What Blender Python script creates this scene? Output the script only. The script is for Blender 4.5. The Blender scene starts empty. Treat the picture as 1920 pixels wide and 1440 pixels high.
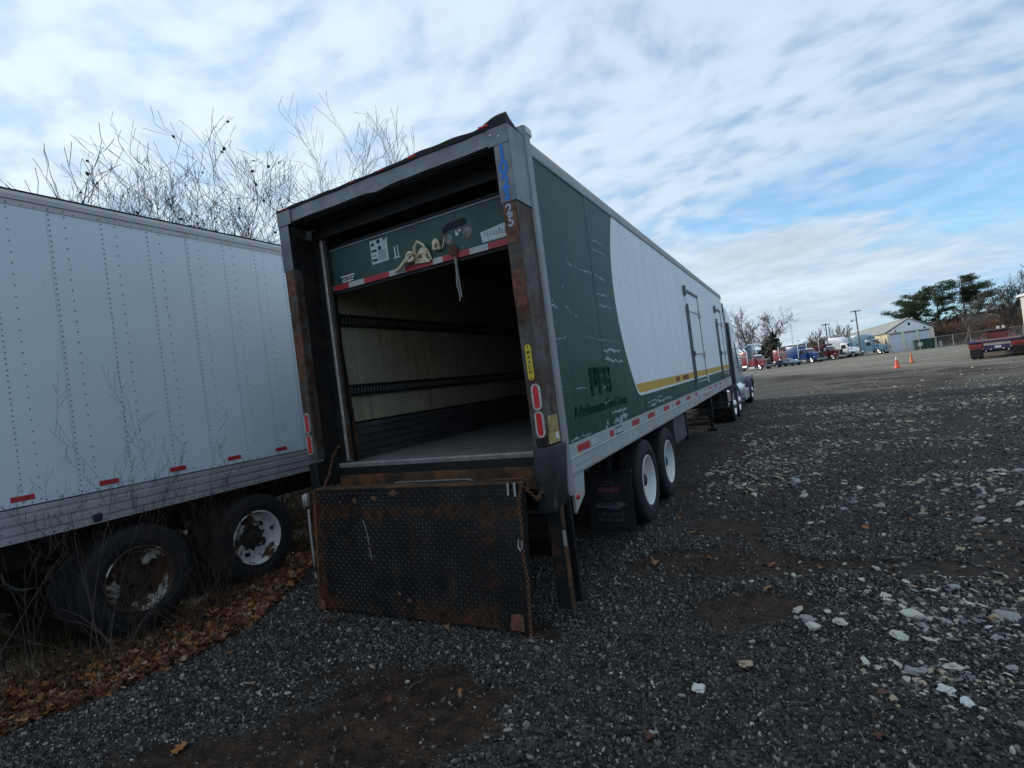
import bpy, bmesh, math, random
import numpy as np
from mathutils import Vector, Matrix, Euler, noise
R = math.radians
rng = random.Random(7)
nr = np.random.RandomState(11)
scene = bpy.context.scene
C = scene.collection

# ------------------------------------------------------------------ camera, sky, sun
cam_d = bpy.data.cameras.new('camera')
cam = bpy.data.objects.new('camera', cam_d)
C.objects.link(cam)
cam.location = (2.9772, -3.621, 1.8559)
cam.rotation_euler = (1.5765, 0.1281, 0.4879)
cam_d.sensor_width = 36.0
cam_d.lens = 989.11 / 1920 * 36.0
cam_d.clip_start = 0.05
cam_d.clip_end = 6000
scene.camera = cam
scene.view_settings.view_transform = 'Standard'
scene.view_settings.look = 'None'
scene.view_settings.exposure = 0.6
scene.view_settings.gamma = 1.0
scene.view_settings.use_curve_mapping = False
scene.cycles.max_bounces = 6
scene.cycles.diffuse_bounces = 3
scene.cycles.glossy_bounces = 3
scene.cycles.transmission_bounces = 4

SUN_DIR = Vector((-0.93, 0.10, 0.42)).normalized()       # towards the sun
elev = math.asin(SUN_DIR.z)
azim = math.atan2(SUN_DIR.x, SUN_DIR.y)
sd = bpy.data.lights.new('sun', 'SUN')
sd.energy = 2.2
sd.angle = R(5)
sd.color = (1.0, 0.93, 0.82)
so = bpy.data.objects.new('sun', sd)
C.objects.link(so)
so.rotation_euler = SUN_DIR.to_track_quat('Z', 'Y').to_euler()

world = bpy.data.worlds.new('World')
scene.world = world
world.use_nodes = True


class NT:
    """small helper to write node trees briefly"""
    def __init__(self, nt):
        self.nt = nt
        nt.nodes.clear()

    def n(self, typ, ins=None, **props):
        nd = self.nt.nodes.new(typ)
        for k, v in props.items():
            setattr(nd, k, v)
        for k, v in (ins or {}).items():
            s = nd.inputs[k]
            if isinstance(v, bpy.types.NodeSocket):
                self.nt.links.new(v, s)
            else:
                s.default_value = v
        return nd

    def math(self, op, a, b=None, c=None, clamp=False):
        ins = {0: a}
        if b is not None: ins[1] = b
        if c is not None: ins[2] = c
        return self.n('ShaderNodeMath', ins, operation=op, use_clamp=clamp).outputs[0]

    def mix(self, fac, a, b, blend='MIX'):
        nd = self.n('ShaderNodeMix', data_type='RGBA', blend_type=blend, clamp_factor=True)
        for sock, v in ((nd.inputs[0], fac), (nd.inputs[6], a), (nd.inputs[7], b)):
            if isinstance(v, bpy.types.NodeSocket): self.nt.links.new(v, sock)
            elif isinstance(v, (int, float)): sock.default_value = v
            else: sock.default_value = tuple(v) + ((1.0,) if len(v) == 3 else ())
        return nd.outputs[2]

    def ramp(self, v, lo, hi, a=0.0, b=1.0, smooth=True):
        nd = self.n('ShaderNodeMapRange', {0: v, 1: lo, 2: hi, 3: a, 4: b}, interpolation_type='SMOOTHSTEP' if smooth else 'LINEAR')
        return nd.outputs[0]

    def noise(self, vec, scale, detail=4.0, rough=0.55, dist=0.0, col=False):
        nd = self.n('ShaderNodeTexNoise', {'Vector': vec, 'Scale': scale, 'Detail': detail, 'Roughness': rough, 'Distortion': dist})
        return nd.outputs[1 if col else 0]

    def vmap(self, vec, scale=(1, 1, 1), loc=(0, 0, 0), rot=(0, 0, 0)):
        return self.n('ShaderNodeMapping', {'Vector': vec, 'Scale': scale, 'Location': loc, 'Rotation': rot}).outputs[0]

    def sep(self, vec):
        return self.n('ShaderNodeSeparateXYZ', {0: vec}).outputs

    def comb(self, x, y, z):
        return self.n('ShaderNodeCombineXYZ', {0: x, 1: y, 2: z}).outputs[0]


def build_world():
    t = NT(world.node_tree)
    co = t.n('ShaderNodeTexCoord').outputs['Generated']
    d = t.n('ShaderNodeVectorMath', {0: co}, operation='NORMALIZE').outputs[0]
    x, y, z = t.sep(d)
    zc = t.math('ADD', t.math('MAXIMUM', z, 0.0), 0.19)
    p = t.comb(t.math('DIVIDE', x, zc), t.math('DIVIDE', y, zc), 0.0)
    # a broken sheet of altocumulus: soft puffs set in rows
    warp = t.noise(p, 0.8, 2, col=True)
    pw = t.n('ShaderNodeVectorMath', {0: p, 1: t.n('ShaderNodeVectorMath', {0: warp, 1: (0.45, 0.45, 0.0)}, operation='MULTIPLY').outputs[0]}, operation='ADD').outputs[0]
    pr = t.vmap(pw, scale=(0.95, 1.30, 1.0), rot=(0, 0, R(SKY_ROT)), loc=SKY_LOC)
    puffs = t.noise(pr, 7.5, 4, 0.50)
    rows = t.noise(t.vmap(pw, scale=(0.35, 1.3, 1.0), rot=(0, 0, R(SKY_ROT - 20)), loc=(4.0, 2.0, 0)), 2.6, 4, 0.5)
    big = t.noise(t.vmap(p, scale=(0.7, 0.9, 1), loc=(3.1, 1.7, 0)), 0.62, 3, 0.5)
    cover = t.math('ADD', t.math('ADD', t.math('MULTIPLY', puffs, 0.55), t.math('MULTIPLY', rows, 0.28)), t.math('MULTIPLY', big, 0.36))
    mask = t.ramp(cover, 0.41, 0.64)
    mask = t.math('MULTIPLY_ADD', mask, 0.54, 0.38)
    # thick banks low in the sky with clear air between them
    low = t.ramp(z, 0.36, 0.16)
    bank = t.noise(t.vmap(t.comb(x, y, t.math('MULTIPLY', z, 3.8)), loc=BANK_LOC, rot=(R(10), 0, 0)), 1.9, 7, 0.50, 0.1)
    bankm = t.math('MULTIPLY', t.math('MULTIPLY', t.ramp(bank, 0.45, 0.57), low), 0.92)
    clear = t.math('MULTIPLY', t.ramp(bank, 0.50, 0.42), low)
    mask2 = t.math('MAXIMUM', t.math('MULTIPLY', mask, t.math('SUBTRACT', 1.0, t.math('MULTIPLY', clear, 0.62))), bankm)
    dot = t.n('ShaderNodeVectorMath', {0: d, 1: tuple(SUN_DIR)}, operation='DOT_PRODUCT').outputs['Value']
    glow = t.math('POWER', t.math('MAXIMUM', t.math('MULTIPLY_ADD', dot, 0.5, 0.5), 0.0), 2.2)
    shade = t.ramp(t.math('ADD', t.math('MULTIPLY', puffs, 0.6), t.math('MULTIPLY', rows, 0.4)), 0.36, 0.66, 0.92, 1.06)
    lum = t.math('MULTIPLY', t.math('MULTIPLY_ADD', glow, 0.14, 0.52), shade)
    tint = t.mix(glow, (0.72, 0.90, 1.10), (0.85, 0.97, 1.09))
    under = t.ramp(t.noise(t.comb(x, y, t.math('MULTIPLY', z, 6.0)), 2.6, 5, 0.55), 0.36, 0.62, 0.88, 1.10)
    tint = t.mix(t.math('MULTIPLY', bankm, 0.8), tint, (0.84, 0.92, 1.02))
    lum = t.math('MULTIPLY', lum, t.math('ADD', t.math('MULTIPLY', bankm, t.math('SUBTRACT', under, 1.0)), 1.0))
    sky = t.n('ShaderNodeTexSky', sky_type='NISHITA', sun_disc=False, sun_elevation=elev, sun_rotation=azim,
              air_density=1.0, dust_density=0.4, ozone_density=1.0)
    bs = t.n('ShaderNodeBackground', {'Color': t.n('ShaderNodeVectorMath', {0: t.mix(1.0, sky.outputs[0], (0.70, 1.12, 1.36), 'MULTIPLY'), 1: (2.5, 4.4, 6.6)}, operation='MINIMUM').outputs[0], 'Strength': 0.10})
    bc = t.n('ShaderNodeBackground', {'Color': tint, 'Strength': lum})
    mx = t.n('ShaderNodeMixShader', {0: mask2, 1: bs.outputs[0], 2: bc.outputs[0]})
    t.n('ShaderNodeOutputWorld', {0: mx.outputs[0]})


SKY_ROT = 62
SKY_LOC = (0.0, 0.0, 0.0)
BANK_LOC = (0.3, 0.1, 0.55)
build_world()

# ------------------------------------------------------------------ materials
MATS = {}


def mat(name, color, rough=0.6, metal=0.0, var=0.0, vscale=3.0, dirt=None, rust=None, streak=None,
        bump=None, spec=0.5, coat=0.0, alpha=1.0, custom=None, attr=None):
    """dirt=(colour, threshold, scale), rust=(colour, threshold, scale), streak=(colour, threshold, strength), bump=(scale, strength)"""
    if name in MATS: return MATS[name]
    m = bpy.data.materials.new(name)
    m.use_nodes = True
    t = NT(m.node_tree)
    co = t.n('ShaderNodeTexCoord').outputs['Object']
    col = t.n('ShaderNodeRGB').outputs[0]
    col.default_value = tuple(color) + (1,)
    rgh = rough
    if attr:
        at = t.n('ShaderNodeAttribute', attribute_name=attr, attribute_type='INSTANCER')
        col = t.mix(at.outputs['Fac'], color, attr_b[name])
    if var:
        nz = t.noise(co, vscale, 6, 0.6)
        col = t.mix(t.ramp(nz, 0.3, 0.7, 0, 1), t.mix(1.0, col, (1 - var,) * 3, 'MULTIPLY'), t.mix(1.0, col, (1 + var,) * 3, 'MULTIPLY'))
    if custom: col = custom(t, co, col)
    if streak:
        sc, th, st = streak
        sx = t.noise(t.vmap(co, scale=(9, 9, 0.45)), 1.6, 6, 0.65)
        col = t.mix(t.math('MULTIPLY', t.ramp(sx, th, th + 0.16), st), col, sc)
    if dirt:
        dc, th, s = dirt
        dn = t.noise(co, s, 8, 0.68)
        col = t.mix(t.ramp(dn, th, th + 0.18), col, dc)
    if rust:
        rc, th, s = rust
        rn = t.noise(co, s, 9, 0.66, 0.3)
        f = t.ramp(rn, th, th + 0.06)
        rc2 = t.mix(t.noise(co, s * 6, 4), rc, tuple(c * 0.35 for c in rc))
        col = t.mix(f, col, rc2)
        rgh = t.math('MULTIPLY_ADD', f, 0.9 - rough, rough)
        metal = t.math('MULTIPLY', t.math('SUBTRACT', 1.0, f), metal)
    ins = {'Base Color': col, 'Roughness': rgh, 'Metallic': metal, 'Specular IOR Level': spec, 'Coat Weight': coat, 'Alpha': alpha}
    if bump:
        bn = t.noise(co, bump[0], 5, 0.6)
        ins['Normal'] = t.n('ShaderNodeBump', {'Height': bn, 'Strength': bump[1], 'Distance': 0.01}).outputs[0]
    b = t.n('ShaderNodeBsdfPrincipled', ins)
    t.n('ShaderNodeOutputMaterial', {0: b.outputs[0]})
    MATS[name] = m
    return m


attr_b = {}
RUST = (0.16, 0.055, 0.018)
GREEN = (0.018, 0.060, 0.036)


def paint_livery(t, co, col):
    """green box side with the white and yellow field, printed on flat sheets; coordinates are metres along the trailer"""
    x, y, z = t.sep(co)
    zz = t.math('SUBTRACT', z, 2.80)
    yb = t.math('MULTIPLY_ADD', t.math('MULTIPLY', zz, zz), 0.33, 2.31)
    d1 = t.math('MULTIPLY', t.math('SUBTRACT', y, yb), 0.8)
    d2 = t.math('SUBTRACT', z, 1.545)
    dd = t.math('SMOOTH_MIN', d1, d2, 0.16)
    fade = t.noise(t.vmap(co, scale=(1, 5.5, 0.25)), 1.5, 7, 0.7)
    fadebig = t.ramp(z, 1.3, 2.6, 0.75, 0.05)
    fy = t.ramp(y, 1.6, 3.2, 0.15, 1.0)
    green = t.mix(t.math('MULTIPLY', t.ramp(fade, 0.42, 0.75), t.math('MULTIPLY', fadebig, fy)), (0.007, 0.042, 0.022), (0.09, 0.17, 0.155))
    green = t.mix(t.ramp(t.noise(t.vmap(co, scale=(1, 3.5, 0.35)), 2.2, 5, 0.6), 0.45, 0.75, 0, 0.8), green, (0.018, 0.066, 0.026))
    hi = t.ramp(t.noise(co, 1.3, 6), 0.45, 0.75, 0, 0.35)
    green = t.mix(hi, green, (0.026, 0.056, 0.044))
    white = t.mix(t.ramp(t.noise(t.vmap(co, scale=(1, 8, 0.3)), 1.7, 6, 0.65), 0.40, 0.8, 0, 0.7), (0.80, 0.83, 0.86), (0.60, 0.64, 0.68))
    yel = (0.56, 0.36, 0.045)
    c = t.mix(t.ramp(dd, -0.004, 0.004), green, (0.72, 0.74, 0.76))
    inner = t.math('MULTIPLY', t.ramp(dd, 0.030, 0.036), t.ramp(z, 1.700, 1.694))
    c = t.mix(t.math('MULTIPLY', t.ramp(dd, 0.02, 0.04), 1.0), c, white)
    c = t.mix(inner, c, yel)
    return c


def post_rust(t, co, col):
    """flaking paint over brown rust that runs down from chips and bolts"""
    n = t.noise(co, 3.0, 10, 0.72, 0.4)
    n2 = t.noise(t.vmap(co, scale=(5, 5, 0.7)), 2.2, 7, 0.65)
    f = t.ramp(t.math('ADD', t.math('MULTIPLY', n, 0.62), t.math('MULTIPLY', n2, 0.38)), 0.465, 0.55)
    rc = t.mix(t.ramp(t.noise(co, 17, 6, 0.7), 0.35, 0.65), (0.024, 0.013, 0.008), (0.095, 0.040, 0.017))
    pale = t.ramp(t.noise(co, 7.5, 8, 0.7), 0.62, 0.68, 0, 0.7)
    return t.mix(f, t.mix(pale, col, (0.20, 0.20, 0.19)), rc)


def plate_rust(t, co, col):
    """rust patches of the platform: bands along the stiffeners, blots, worn lower edge"""
    x, y, z = t.sep(co)
    n = t.noise(co, 4.5, 8, 0.68)
    n2 = t.noise(t.vmap(co, scale=(1, 1, 0.5)), 2.1, 5, 0.6)
    b1 = t.math('SUBTRACT', 1.0, t.math('MULTIPLY', t.math('ABSOLUTE', t.math('SUBTRACT', z, 0.93)), 11.0), clamp=True)
    b2 = t.math('MULTIPLY', t.math('SUBTRACT', 1.0, t.math('MULTIPLY', t.math('ABSOLUTE', t.math('SUBTRACT', x, 0.78)), 12.0), clamp=True), 0.7)
    b3 = t.ramp(z, 0.25, 0.02, 0, 0.55)
    b4 = t.ramp(x, -0.98, -1.10, 0, 0.8)
    s = t.math('ADD', t.math('ADD', t.math('MULTIPLY', b1, 0.24), t.math('MULTIPLY', b2, 0.16)), t.math('ADD', t.math('MULTIPLY', b3, 0.25), t.math('MULTIPLY', b4, 0.4)))
    f = t.ramp(t.math('ADD', s, t.math('ADD', t.math('MULTIPLY', n, 0.9), t.math('MULTIPLY', n2, 0.4))), 0.66, 0.90)
    rc = t.mix(t.ramp(t.noise(co, 12, 7, 0.7), 0.36, 0.64), (0.022, 0.012, 0.007), (0.095, 0.040, 0.016))
    return t.mix(f, col, rc)


M = {}
M['livery'] = mat('livery_paint', GREEN, 0.5, spec=0.3, custom=paint_livery, dirt=((0.10, 0.13, 0.11), 0.74, 5), bump=(2.0, 0.12))
M['alu'] = mat('weathered_aluminium', (0.40, 0.39, 0.38), 0.5, 0.55, var=0.12, dirt=((0.16, 0.15, 0.14), 0.58, 6), bump=(30, 0.08))
M['rail'] = mat('pale_rail_metal', (0.34, 0.325, 0.31), 0.55, 0.35, var=0.1, streak=((0.13, 0.12, 0.11), 0.55, 0.5), dirt=((0.12, 0.11, 0.10), 0.66, 8))
M['railb'] = mat('pale_grey_bottom_rail', (0.40, 0.39, 0.37), 0.55, 0.25, var=0.08, streak=((0.14, 0.12, 0.10), 0.58, 0.5), dirt=((0.16, 0.14, 0.12), 0.66, 7))
M['trim'] = mat('beige_grey_corner_trim', (0.27, 0.255, 0.25), 0.55, 0.2, var=0.1, dirt=((0.12, 0.10, 0.08), 0.66, 9))
M['capmetal'] = mat('dark_sheet_metal', (0.15, 0.152, 0.158), 0.42, 0.55, var=0.25, vscale=5, dirt=((0.16, 0.16, 0.155), 0.60, 3.5), bump=(14, 0.1))
M['post'] = mat('worn_grey_post', (0.085, 0.076, 0.066), 0.65, 0.15, var=0.4, vscale=6, custom=post_rust, streak=((0.03, 0.025, 0.02), 0.6, 0.6), bump=(25, 0.25))
M['rusty'] = mat('rusty_steel', (0.06, 0.032, 0.016), 0.85, 0.1, var=0.5, vscale=7, rust=((0.19, 0.075, 0.025), 0.50, 4.0), dirt=((0.02, 0.015, 0.012), 0.60, 6), bump=(30, 0.4))
M['rustplate'] = mat('orange_rust_plate', (0.135, 0.060, 0.030), 0.85, 0, var=0.5, vscale=14, dirt=((0.035, 0.020, 0.014), 0.52, 10), bump=(40, 0.3))
M['blacksteel'] = mat('black_grimy_steel', (0.009, 0.0082, 0.0075), 0.65, 0.2, var=0.5, vscale=6, rust=((0.07, 0.028, 0.012), 0.60, 4), bump=(22, 0.2))
M['black'] = mat('black_rubbery', (0.011, 0.011, 0.012), 0.75, var=0.3)
M['tyre'] = mat('tyre_rubber', (0.006, 0.006, 0.0065), 0.8, var=0.35, vscale=9, dirt=((0.018, 0.017, 0.016), 0.64, 8), bump=(60, 0.15))
M['rimwhite'] = mat('white_painted_rim', (0.66, 0.65, 0.62), 0.5, var=0.06, dirt=((0.30, 0.25, 0.20), 0.66, 9))
M['rimrust'] = mat('rusty_white_rim', (0.62, 0.61, 0.58), 0.7, var=0.1, rust=((0.10, 0.045, 0.018), 0.50, 5.0), bump=(40, 0.3))
M['rimrust2'] = mat('rust_eaten_rim', (0.55, 0.52, 0.46), 0.75, var=0.1, rust=((0.085, 0.040, 0.018), 0.41, 4.0), dirt=((0.02, 0.015, 0.01), 0.50, 3), bump=(40, 0.3))
M['hub'] = mat('oily_hub', (0.03, 0.024, 0.02), 0.6, 0.3, var=0.5)
M['plate'] = mat('tread_plate_steel', (0.011, 0.0105, 0.0105), 0.50, 0.35, var=0.5, vscale=4, custom=plate_rust, streak=((0.040, 0.020, 0.010), 0.55, 0.8), bump=(30, 0.2))
M['lozenge'] = mat('tread_lozenge_steel', (0.070, 0.068, 0.068), 0.40, 0.5, var=0.5, vscale=4, custom=plate_rust, streak=((0.11, 0.05, 0.02), 0.56, 0.8))
M['redlens'] = mat('red_lamp_lens', (0.55, 0.010, 0.012), 0.25, spec=0.6, coat=0.4, bump=(60, 0.1))
M['ring'] = mat('dull_chrome_ring', (0.50, 0.46, 0.43), 0.4, 0.6, var=0.25, vscale=20)
M['yellow'] = mat('yellow_sign', (0.72, 0.50, 0.03), 0.5, var=0.1, dirt=((0.25, 0.20, 0.06), 0.62, 25))
M['blackprint'] = mat('black_print', (0.02, 0.02, 0.02), 0.6)
M['ghostprint'] = mat('dark_faded_green_print', (0.007, 0.028, 0.017), 0.8, spec=0.15)
M['blueprint'] = mat('blue_marker', (0.03, 0.19, 0.60), 0.7, dirt=((0.06, 0.12, 0.26), 0.60, 30))
M['paleblue'] = mat('faded_blue_marker', (0.34, 0.36, 0.44), 0.7, dirt=((0.14, 0.08, 0.05), 0.58, 40))
M['doorgreen'] = mat('door_green', (0.026, 0.060, 0.050), 0.5, var=0.25, vscale=3, dirt=((0.07, 0.095, 0.085), 0.58, 4), streak=((0.010, 0.018, 0.016), 0.58, 0.6))
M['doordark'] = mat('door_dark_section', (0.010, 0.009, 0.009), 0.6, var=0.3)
M['tapered'] = mat('red_reflective_tape', (0.40, 0.018, 0.028), 0.42, dirt=((0.22, 0.05, 0.05), 0.60, 30))
M['tapewhite'] = mat('white_reflective_tape', (0.46, 0.46, 0.44), 0.45, dirt=((0.24, 0.20, 0.16), 0.56, 30))
M['paper'] = mat('sticker_white', (0.62, 0.61, 0.58), 0.6, dirt=((0.30, 0.28, 0.25), 0.64, 30))
M['latch'] = mat('cream_latch_metal', (0.68, 0.58, 0.40), 0.5, 0.1, rust=((0.22, 0.10, 0.03), 0.54, 14), bump=(60, 0.2))
M['strap'] = mat('grey_webbing', (0.30, 0.29, 0.27), 0.9, var=0.2)
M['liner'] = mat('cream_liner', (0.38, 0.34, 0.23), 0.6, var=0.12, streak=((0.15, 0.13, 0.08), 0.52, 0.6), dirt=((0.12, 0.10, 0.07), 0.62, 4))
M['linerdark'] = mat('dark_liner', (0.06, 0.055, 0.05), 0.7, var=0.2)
M['scuff'] = mat('scuffed_aluminium', (0.10, 0.10, 0.105), 0.5, 0.3, var=0.3, dirt=((0.05, 0.045, 0.04), 0.55, 6))
M['floor'] = mat('dusty_floor', (0.19, 0.18, 0.165), 0.7, var=0.2, dirt=((0.08, 0.07, 0.06), 0.55, 5))
M['sill'] = mat('worn_sill', (0.36, 0.33, 0.31), 0.5, 0.3, var=0.25, vscale=8, dirt=((0.12, 0.07, 0.04), 0.60, 12))
M['track'] = mat('black_cargo_track', (0.020, 0.020, 0.021), 0.55, 0.2)
M['bars'] = mat('grey_track_bars', (0.16, 0.155, 0.15), 0.5, 0.4)
M['scrape'] = mat('scraped_bare_metal', (0.34, 0.40, 0.38), 0.5, 0.2, dirt=((0.08, 0.14, 0.11), 0.50, 22))
M['panelwhite'] = mat('blue_white_panel', (0.56, 0.62, 0.66), 0.42, var=0.025, vscale=0.8, streak=((0.44, 0.46, 0.47), 0.60, 0.35), dirt=((0.46, 0.47, 0.46), 0.72, 2.2), bump=(1.0, 0.2))
M['rivet'] = mat('dark_rivet', (0.17, 0.18, 0.195), 0.5, 0.3)
M['ribrail'] = mat('grey_ribbed_rail', (0.36, 0.35, 0.34), 0.5, 0.3, var=0.12, streak=((0.15, 0.14, 0.14), 0.55, 0.4), dirt=((0.12, 0.10, 0.09), 0.62, 6))
M['toprail'] = mat('warm_grey_top_rail', (0.46, 0.43, 0.40), 0.55, 0.2, var=0.08, dirt=((0.20, 0.17, 0.15), 0.64, 7))
M['chain'] = mat('rusty_chain', (0.13, 0.060, 0.030), 0.75, 0.4, var=0.5, vscale=30, dirt=((0.25, 0.22, 0.20), 0.62, 25))
M['galv'] = mat('galvanised_hook', (0.42, 0.40, 0.38), 0.45, 0.6, var=0.2)
M['bumper'] = mat('scuffed_black_rubber', (0.016, 0.017, 0.019), 0.55, var=0.4, vscale=5, streak=((0.20, 0.19, 0.18), 0.58, 0.8), dirt=((0.05, 0.045, 0.04), 0.58, 9), bump=(25, 0.3))
M['bumperwarn'] = mat('yellow_brown_label', (0.34, 0.24, 0.09), 0.6, var=0.3, vscale=20, dirt=((0.10, 0.08, 0.03), 0.55, 18))
M['chrome'] = mat('chrome', (0.80, 0.80, 0.82), 0.12, 1.0)
M['polished'] = mat('polished_aluminium', (0.72, 0.72, 0.74), 0.28, 0.9, var=0.1)
M['glass'] = mat('dark_cab_glass', (0.020, 0.026, 0.032), 0.05, spec=0.9, coat=0.5)
M['whiteplastic'] = mat('white_cab_paint', (0.80, 0.81, 0.81), 0.3, coat=0.3)
M['concrete'] = mat('concrete', (0.32, 0.31, 0.29), 0.85, var=0.15)
for k, c in (('red', (0.20, 0.024, 0.030)), ('blue', (0.006, 0.034, 0.15)), ('maroon', (0.10, 0.016, 0.018)), ('teal', (0.10, 0.19, 0.26)),
             ('orange', (0.20, 0.030, 0.024)), ('darkpurple', (0.035, 0.030, 0.048)), ('darkblue', (0.05, 0.10, 0.15))):
    M['cab_' + k] = mat('cab_paint_' + k, c, 0.28, coat=0.5, var=0.1, dirt=(tuple(min(1, v * 1.5 + 0.02) for v in c), 0.6, 3))


# ------------------------------------------------------------------ mesh helpers
def tagit(o, label=None, cat=None, group=None, kind=None):
    if label: o['label'] = label
    if cat: o['category'] = cat
    if group: o['group'] = group
    if kind: o['kind'] = kind
    return o


def empty(name, loc, rz=0.0, label=None, cat=None, group=None):
    o = bpy.data.objects.new(name, None)
    o.empty_display_size = 0.2
    C.objects.link(o)
    o.location = loc
    o.rotation_euler = (0, 0, rz)
    return tagit(o, label, cat, group)


def copy_tree(o, parent=None):
    c = o.copy()
    C.objects.link(c)
    if parent is not None:
        c.parent = parent
    for ch in KIDS.get(o.name, []):
        copy_tree(ch, c)
    return c


KIDS = {}


class MB:
    """collects shapes, then builds ONE mesh object"""
    def __init__(self):
        self.v = []; self.f = []; self.n = 0

    def add(self, verts, faces, mtx=None):
        if mtx is not None: verts = [mtx @ Vector(p) for p in verts]
        self.v.extend([tuple(p) for p in verts])
        self.f.extend([tuple(i + self.n for i in f) for f in faces])
        self.n += len(verts)
        return self

    def box(self, x0, x1, y0, y1, z0, z1, bev=0.0, mtx=None):
        if bev > 0:
            bm = bmesh.new()
            bmesh.ops.create_cube(bm, size=1)
            for q in bm.verts:
                q.co = Vector(((x0 + x1) / 2 + q.co.x * (x1 - x0), (y0 + y1) / 2 + q.co.y * (y1 - y0), (z0 + z1) / 2 + q.co.z * (z1 - z0)))
            bmesh.ops.bevel(bm, geom=bm.edges[:], offset=bev, segments=1, affect='EDGES', profile=0.5)
            return self.bm(bm, mtx)
        vs = [(x0, y0, z0), (x1, y0, z0), (x1, y1, z0), (x0, y1, z0), (x0, y0, z1), (x1, y0, z1), (x1, y1, z1), (x0, y1, z1)]
        fs = [(0, 3, 2, 1), (4, 5, 6, 7), (0, 1, 5, 4), (1, 2, 6, 5), (2, 3, 7, 6), (3, 0, 4, 7)]
        return self.add(vs, fs, mtx)

    def bm(self, bm, mtx=None):
        bm.verts.index_update()
        self.add([q.co.copy() for q in bm.verts], [[q.index for q in f.verts] for f in bm.faces], mtx)
        bm.free()
        return self

    def prism(self, pts, a0, a1, axis='y', bev=0.0, warp=None, mtx=None):
        """closed polygon pts extruded along axis. axis y: pts=(x,z); x: pts=(y,z); z: pts=(x,y)"""
        def P(p, a):
            if axis == 'y': return Vector((p[0], a, p[1]))
            if axis == 'x': return Vector((a, p[0], p[1]))
            return Vector((p[0], p[1], a))
        bm = bmesh.new()
        A = [bm.verts.new(P(p, a0)) for p in pts]
        B = [bm.verts.new(P(p, a1)) for p in pts]
        k = len(pts)
        bm.faces.new(A); bm.faces.new(list(reversed(B)))
        for i in range(k):
            bm.faces.new((A[i], B[i], B[(i + 1) % k], A[(i + 1) % k]))
        bmesh.ops.recalc_face_normals(bm, faces=bm.faces[:])
        if warp:
            for q in bm.verts: q.co = Vector(warp(*q.co))
        if bev > 0:
            bmesh.ops.bevel(bm, geom=bm.edges[:], offset=bev, segments=2, affect='EDGES', profile=0.5, clamp_overlap=True)
        return self.bm(bm, mtx)

    def tube(self, pts, r, seg=8, cap=True, closed=False):
        pts = [Vector(p) for p in pts]
        rs = r if isinstance(r, (list, tuple)) else [r] * len(pts)
        k = len(pts)
        rings = []
        base = self.n
        prev = None
        for i, p in enumerate(pts):
            a = pts[(i - 1) % k] if (i > 0 or closed) else pts[i]
            b = pts[(i + 1) % k] if (i < k - 1 or closed) else pts[i]
            d = (b - a).normalized() if (b - a).length > 1e-9 else Vector((0, 0, 1))
            if prev is None:
                u = d.orthogonal().normalized()
            else:
                u = (prev - d * prev.dot(d))
                u = u.normalized() if u.length > 1e-6 else d.orthogonal().normalized()
            prev = u
            w = d.cross(u)
            rings.append([p + (u * math.cos(2 * math.pi * j / seg) + w * math.sin(2 * math.pi * j / seg)) * rs[i] for j in range(seg)])
        vs = [q for rg in rings for q in rg]
        fs = []
        rngk = k if closed else k - 1
        for i in range(rngk):
            i2 = (i + 1) % k
            for j in range(seg):
                fs.append((i * seg + j, i * seg + (j + 1) % seg, i2 * seg + (j + 1) % seg, i2 * seg + j))
        if cap and not closed:
            fs.append(tuple(reversed(range(seg)))); fs.append(tuple((k - 1) * seg + j for j in range(seg)))
        return self.add(vs, fs)

    def cyl(self, p0, p1, r, seg=12, r2=None):
        return self.tube([p0, p1], [r, r if r2 is None else r2], seg)

    def lathe(self, prof, seg=32, axis='x', mtx=None, close=False):
        """prof: (axial, radius) list"""
        vs = []; fs = []
        k = len(prof)
        for a, r in prof:
            for j in range(seg):
                t = 2 * math.pi * j / seg
                c, s = r * math.cos(t), r * math.sin(t)
                vs.append((a, c, s) if axis == 'x' else ((c, a, s) if axis == 'y' else (c, s, a)))
        for i in range(k if close else k - 1):
            i2 = (i + 1) % k
            for j in range(seg):
                f = (i * seg + j, i * seg + (j + 1) % seg, i2 * seg + (j + 1) % seg, i2 * seg + j)
                fs.append(f)
        return self.add(vs, fs, mtx)

    def oval_ring(self, cx, cz, y0, y1, w, h, t, seg=8):
        """stadium ring standing in the xz plane"""
        def outl(w, h):
            r = w / 2
            pts = []
            for s, base in ((1, 0), (-1, math.pi)):
                for i in range(seg + 1):
                    a = base + math.pi * i / seg
                    pts.append((cx + r * math.cos(a), cz + s * (h / 2 - r) + r * math.sin(a)))
            return pts
        o = outl(w, h); n_ = outl(w - 2 * t, h - 2 * t)
        k = len(o)
        vs = [(p[0], y0, p[1]) for p in o] + [(p[0], y0, p[1]) for p in n_] + [(p[0], y1, p[1]) for p in o] + [(p[0], y1, p[1]) for p in n_]
        fs = []
        for i in range(k):
            j = (i + 1) % k
            fs += [(i, j, k + j, k + i), (i, 2 * k + i, 2 * k + j, j), (k + i, k + j, 3 * k + j, 3 * k + i), (2 * k + i, 3 * k + i, 3 * k + j, 2 * k + j)]
        return self.add(vs, fs)

    def stadium(self, cx, cz, y0, y1, w, h, seg=8):
        r = w / 2
        pts = []
        for s, base in ((1, 0), (-1, math.pi)):
            for i in range(seg + 1):
                a = base + math.pi * i / seg
                pts.append((cx + r * math.cos(a), cz + s * (h / 2 - r) + r * math.sin(a)))
        return self.prism(pts, y0, y1, 'y')

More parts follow.
